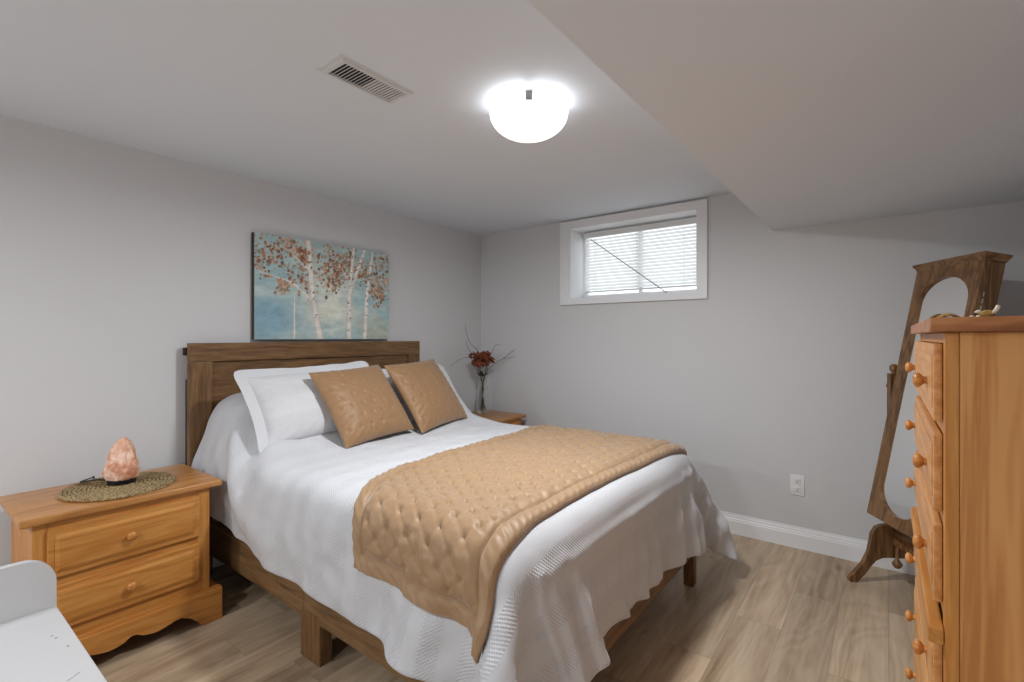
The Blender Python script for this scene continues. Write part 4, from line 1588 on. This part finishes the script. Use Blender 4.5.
# crown moulding flaring outwards
b = NB()
prof = [(0.000, 0.0), (0.003, 0.004), (0.006, 0.010), (0.013, 0.018), (0.016, 0.021), (0.016, 0.030)]
rows = []
bb = NB()
for e_, zc in prof:
    rows.append([bb.verts.new(MM @ Vector((x, y, MH + zc))) for x, y in ((-e_, -e_), (MW + e_, -e_), (MW + e_, MD + e_ * 0.3), (-e_, MD + e_ * 0.3))])
for r0, r1 in zip(rows[:-1], rows[1:]):
    for q in range(4):
        r = (q + 1) % 4
        bb.faces.new((r0[q], r0[r], r1[r], r1[q]))
bb.faces.new(rows[-1])
bb.faces.new(rows[0][::-1])
bmesh.ops.recalc_face_normals(bb, faces=bb.faces)
merge(b, bb)
obj('crown', b, walnut_x, mir)
b = NB()
for i in range(34):
    z = 0.12 + i * 0.029
    box(b, MW - 0.0035, MW + 0.0022, 0.0205, 0.0245, z, z + 0.019, 0.0006, 1, MM)
obj('piano_hinge', b, chrome, mir)

# stand: a footed post on each side, stretcher between
foot = [(0.214, 0.0), (0.217, 0.012), (0.210, 0.03), (0.185, 0.055), (0.150, 0.10), (0.125, 0.155), (0.115, 0.205), (0.108, 0.25), (0.088, 0.283), (0.060, 0.295), (0.034, 0.300)]
under = [(0.034, 0.132), (0.06, 0.130), (0.09, 0.115), (0.115, 0.085), (0.145, 0.04), (0.17, 0.012), (0.178, 0.0)]
post = [(0.027, 0.34), (0.024, 1.065)]
right_side = foot + post
poly = right_side + [(-a, z) for a, z in reversed(right_side)]
poly += [(-a, z) for a, z in reversed(under)] + under
PIV = Vector((2.935, -0.18, 0))
ZMAT = Matrix((wv_.to_tuple(), n0.to_tuple(), (0, 0, 1))).transposed().to_4x4()
for side in (0, 1):
    off = wv_ * (side * (MW + 0.095)) if side else Vector((0, 0, 0))
    base_p = PIV + off
    m = Matrix.Translation(base_p) @ ZMAT
    b = NB()
    # polygon in (n0, z), thickness along w
    prism(b, poly, -0.013, 0.013, 'x', 0.0, m)
    lg = obj('leg', b, walnut_z, mir)
    b = lathe(NB(), [(0.0, 1.064), (0.012, 1.064), (0.010, 1.070), (0.017, 1.080), (0.020, 1.092), (0.017, 1.104), (0.008, 1.112), (0, 1.113)], base_p, seg=20)
    obj('finial', b, walnut_z, lg, True)
    b = lathe(NB(), [(0.0, 0.086), (0.012, 0.089), (0.0215, 0.103), (0.0215, 0.113), (0.012, 0.126), (0.008, 0.134), (0.008, 0.20), (0, 0.20)], base_p + wv_ * (0.025 if side == 0 else -0.025), seg=20)
    obj('pendant', b, walnut_z, lg, True)
    sgn_ = -1 if side == 0 else 1
    b = lathe(NB(), [(0.006, 0.0), (0.006, 0.012), (0.014, 0.016), (0.016, 0.024), (0.010, 0.030), (0, 0.031)], base_p + wv_ * (sgn_ * 0.012) + Vector((0, 0, 1.0)), wv_ * sgn_, 16)
    obj('pivot_knob', b, walnut_z, lg, True)
b = box(NB(), 0.014, MW + 0.081, -0.012, 0.012, 0.20, 0.27, 0.003, 2, Matrix.Translation(PIV) @ ZMAT)
obj('stretcher', b, walnut_x, mir)

# ================================================================ WHITE BENCH
k = Nodes('chipped_white_paint', 0.35, 0.4)
v_ = k.coords('Object', (1, 1, 1))
vo = k.n('ShaderNodeTexVoronoi')
vo.inputs['Scale'].default_value = 9.0
k.l(v_, vo.inputs['Vector'])
sel = k.noise(v_, 7, 2)
chip = k.math('MULTIPLY', k.math('LESS_THAN', vo.outputs['Distance'], 0.045), k.math('GREATER_THAN', sel, 0.58))
white_bench = k.col(k.mix(chip, s2l(199, 198, 198), s2l(199, 198, 198)))
GX0, GX1, GY0, GY1, GZ = 0.944, 1.96, -3.44, -3.000, 0.45
bench = empty('white_bench', (1.45, -3.22, 0), 'white painted bench with rounded end panel in the lower left corner', 'bench')


def end_panel(x0, x1):
    r = 0.075
    top = GZ + 0.152
    poly = [(GY1, 0.0), (GY1, top - r)]
    for i in range(1, 11):
        a = PI / 2 * i / 10
        poly.append((GY1 - r + r * math.cos(a), top - r + r * math.sin(a)))
    poly += [(GY0 + r, top + 0.0)]
    for i in range(1, 11):
        a = PI / 2 + PI / 2 * i / 10
        poly.append((GY0 + r + r * math.cos(a), top - r + r * math.sin(a)))
    poly += [(GY0, 0.0)]
    poly += [(GY0 + 0.06, 0.0), (GY0 + 0.09, 0.06), (GY1 - 0.09, 0.06), (GY1 - 0.06, 0.0)]
    return prism(NB(), poly, x0, x1, 'x')


obj('end_panel', end_panel(GX0 - 0.024, GX0), white_bench, bench)
obj('end_panel', end_panel(GX1, GX1 + 0.024), white_bench, bench)
b = box(NB(), GX0 + 0.0003, GX1 - 0.0003, GY0, GY1, GZ - 0.022, GZ, 0.003)
obj('seat', b, white_bench, bench)
chip_mat = plain('bare_chip', s2l(128, 124, 120), 0.7)
for x_, y_, r_ in ((1.153, -3.036, 0.0035), (1.133, -3.041, 0.003), (1.223, -3.025, 0.0035)):
    b = lathe(NB(), [(0, GZ), (r_, GZ), (r_ * 0.8, GZ + 0.0003), (0, GZ + 0.0003)], (x_, y_, 0), seg=9)
    o = obj('paint_chip', b, chip_mat, bench)
    o['label'] = 'small grey chip in the white paint'
b = tube(NB(), [(1.392, -3.057, GZ), (1.386, -3.045, GZ), (1.376, -3.031, GZ)], 0.0009, 4)
o = obj('scratch', b, chip_mat, bench)
o['label'] = 'thin grey scratch in the white paint'
b = box(NB(), GX0 + 0.0003, GX1 - 0.0003, GY1 - 0.05, GY1 - 0.03, 0.10, GZ - 0.0225)
obj('front_apron', b, white_bench, bench)
b = box(NB(), GX0 + 0.0003, GX1 - 0.0003, GY0 + 0.03, GY0 + 0.05, 0.10, GZ - 0.0225)
obj('back_apron', b, white_bench, bench)
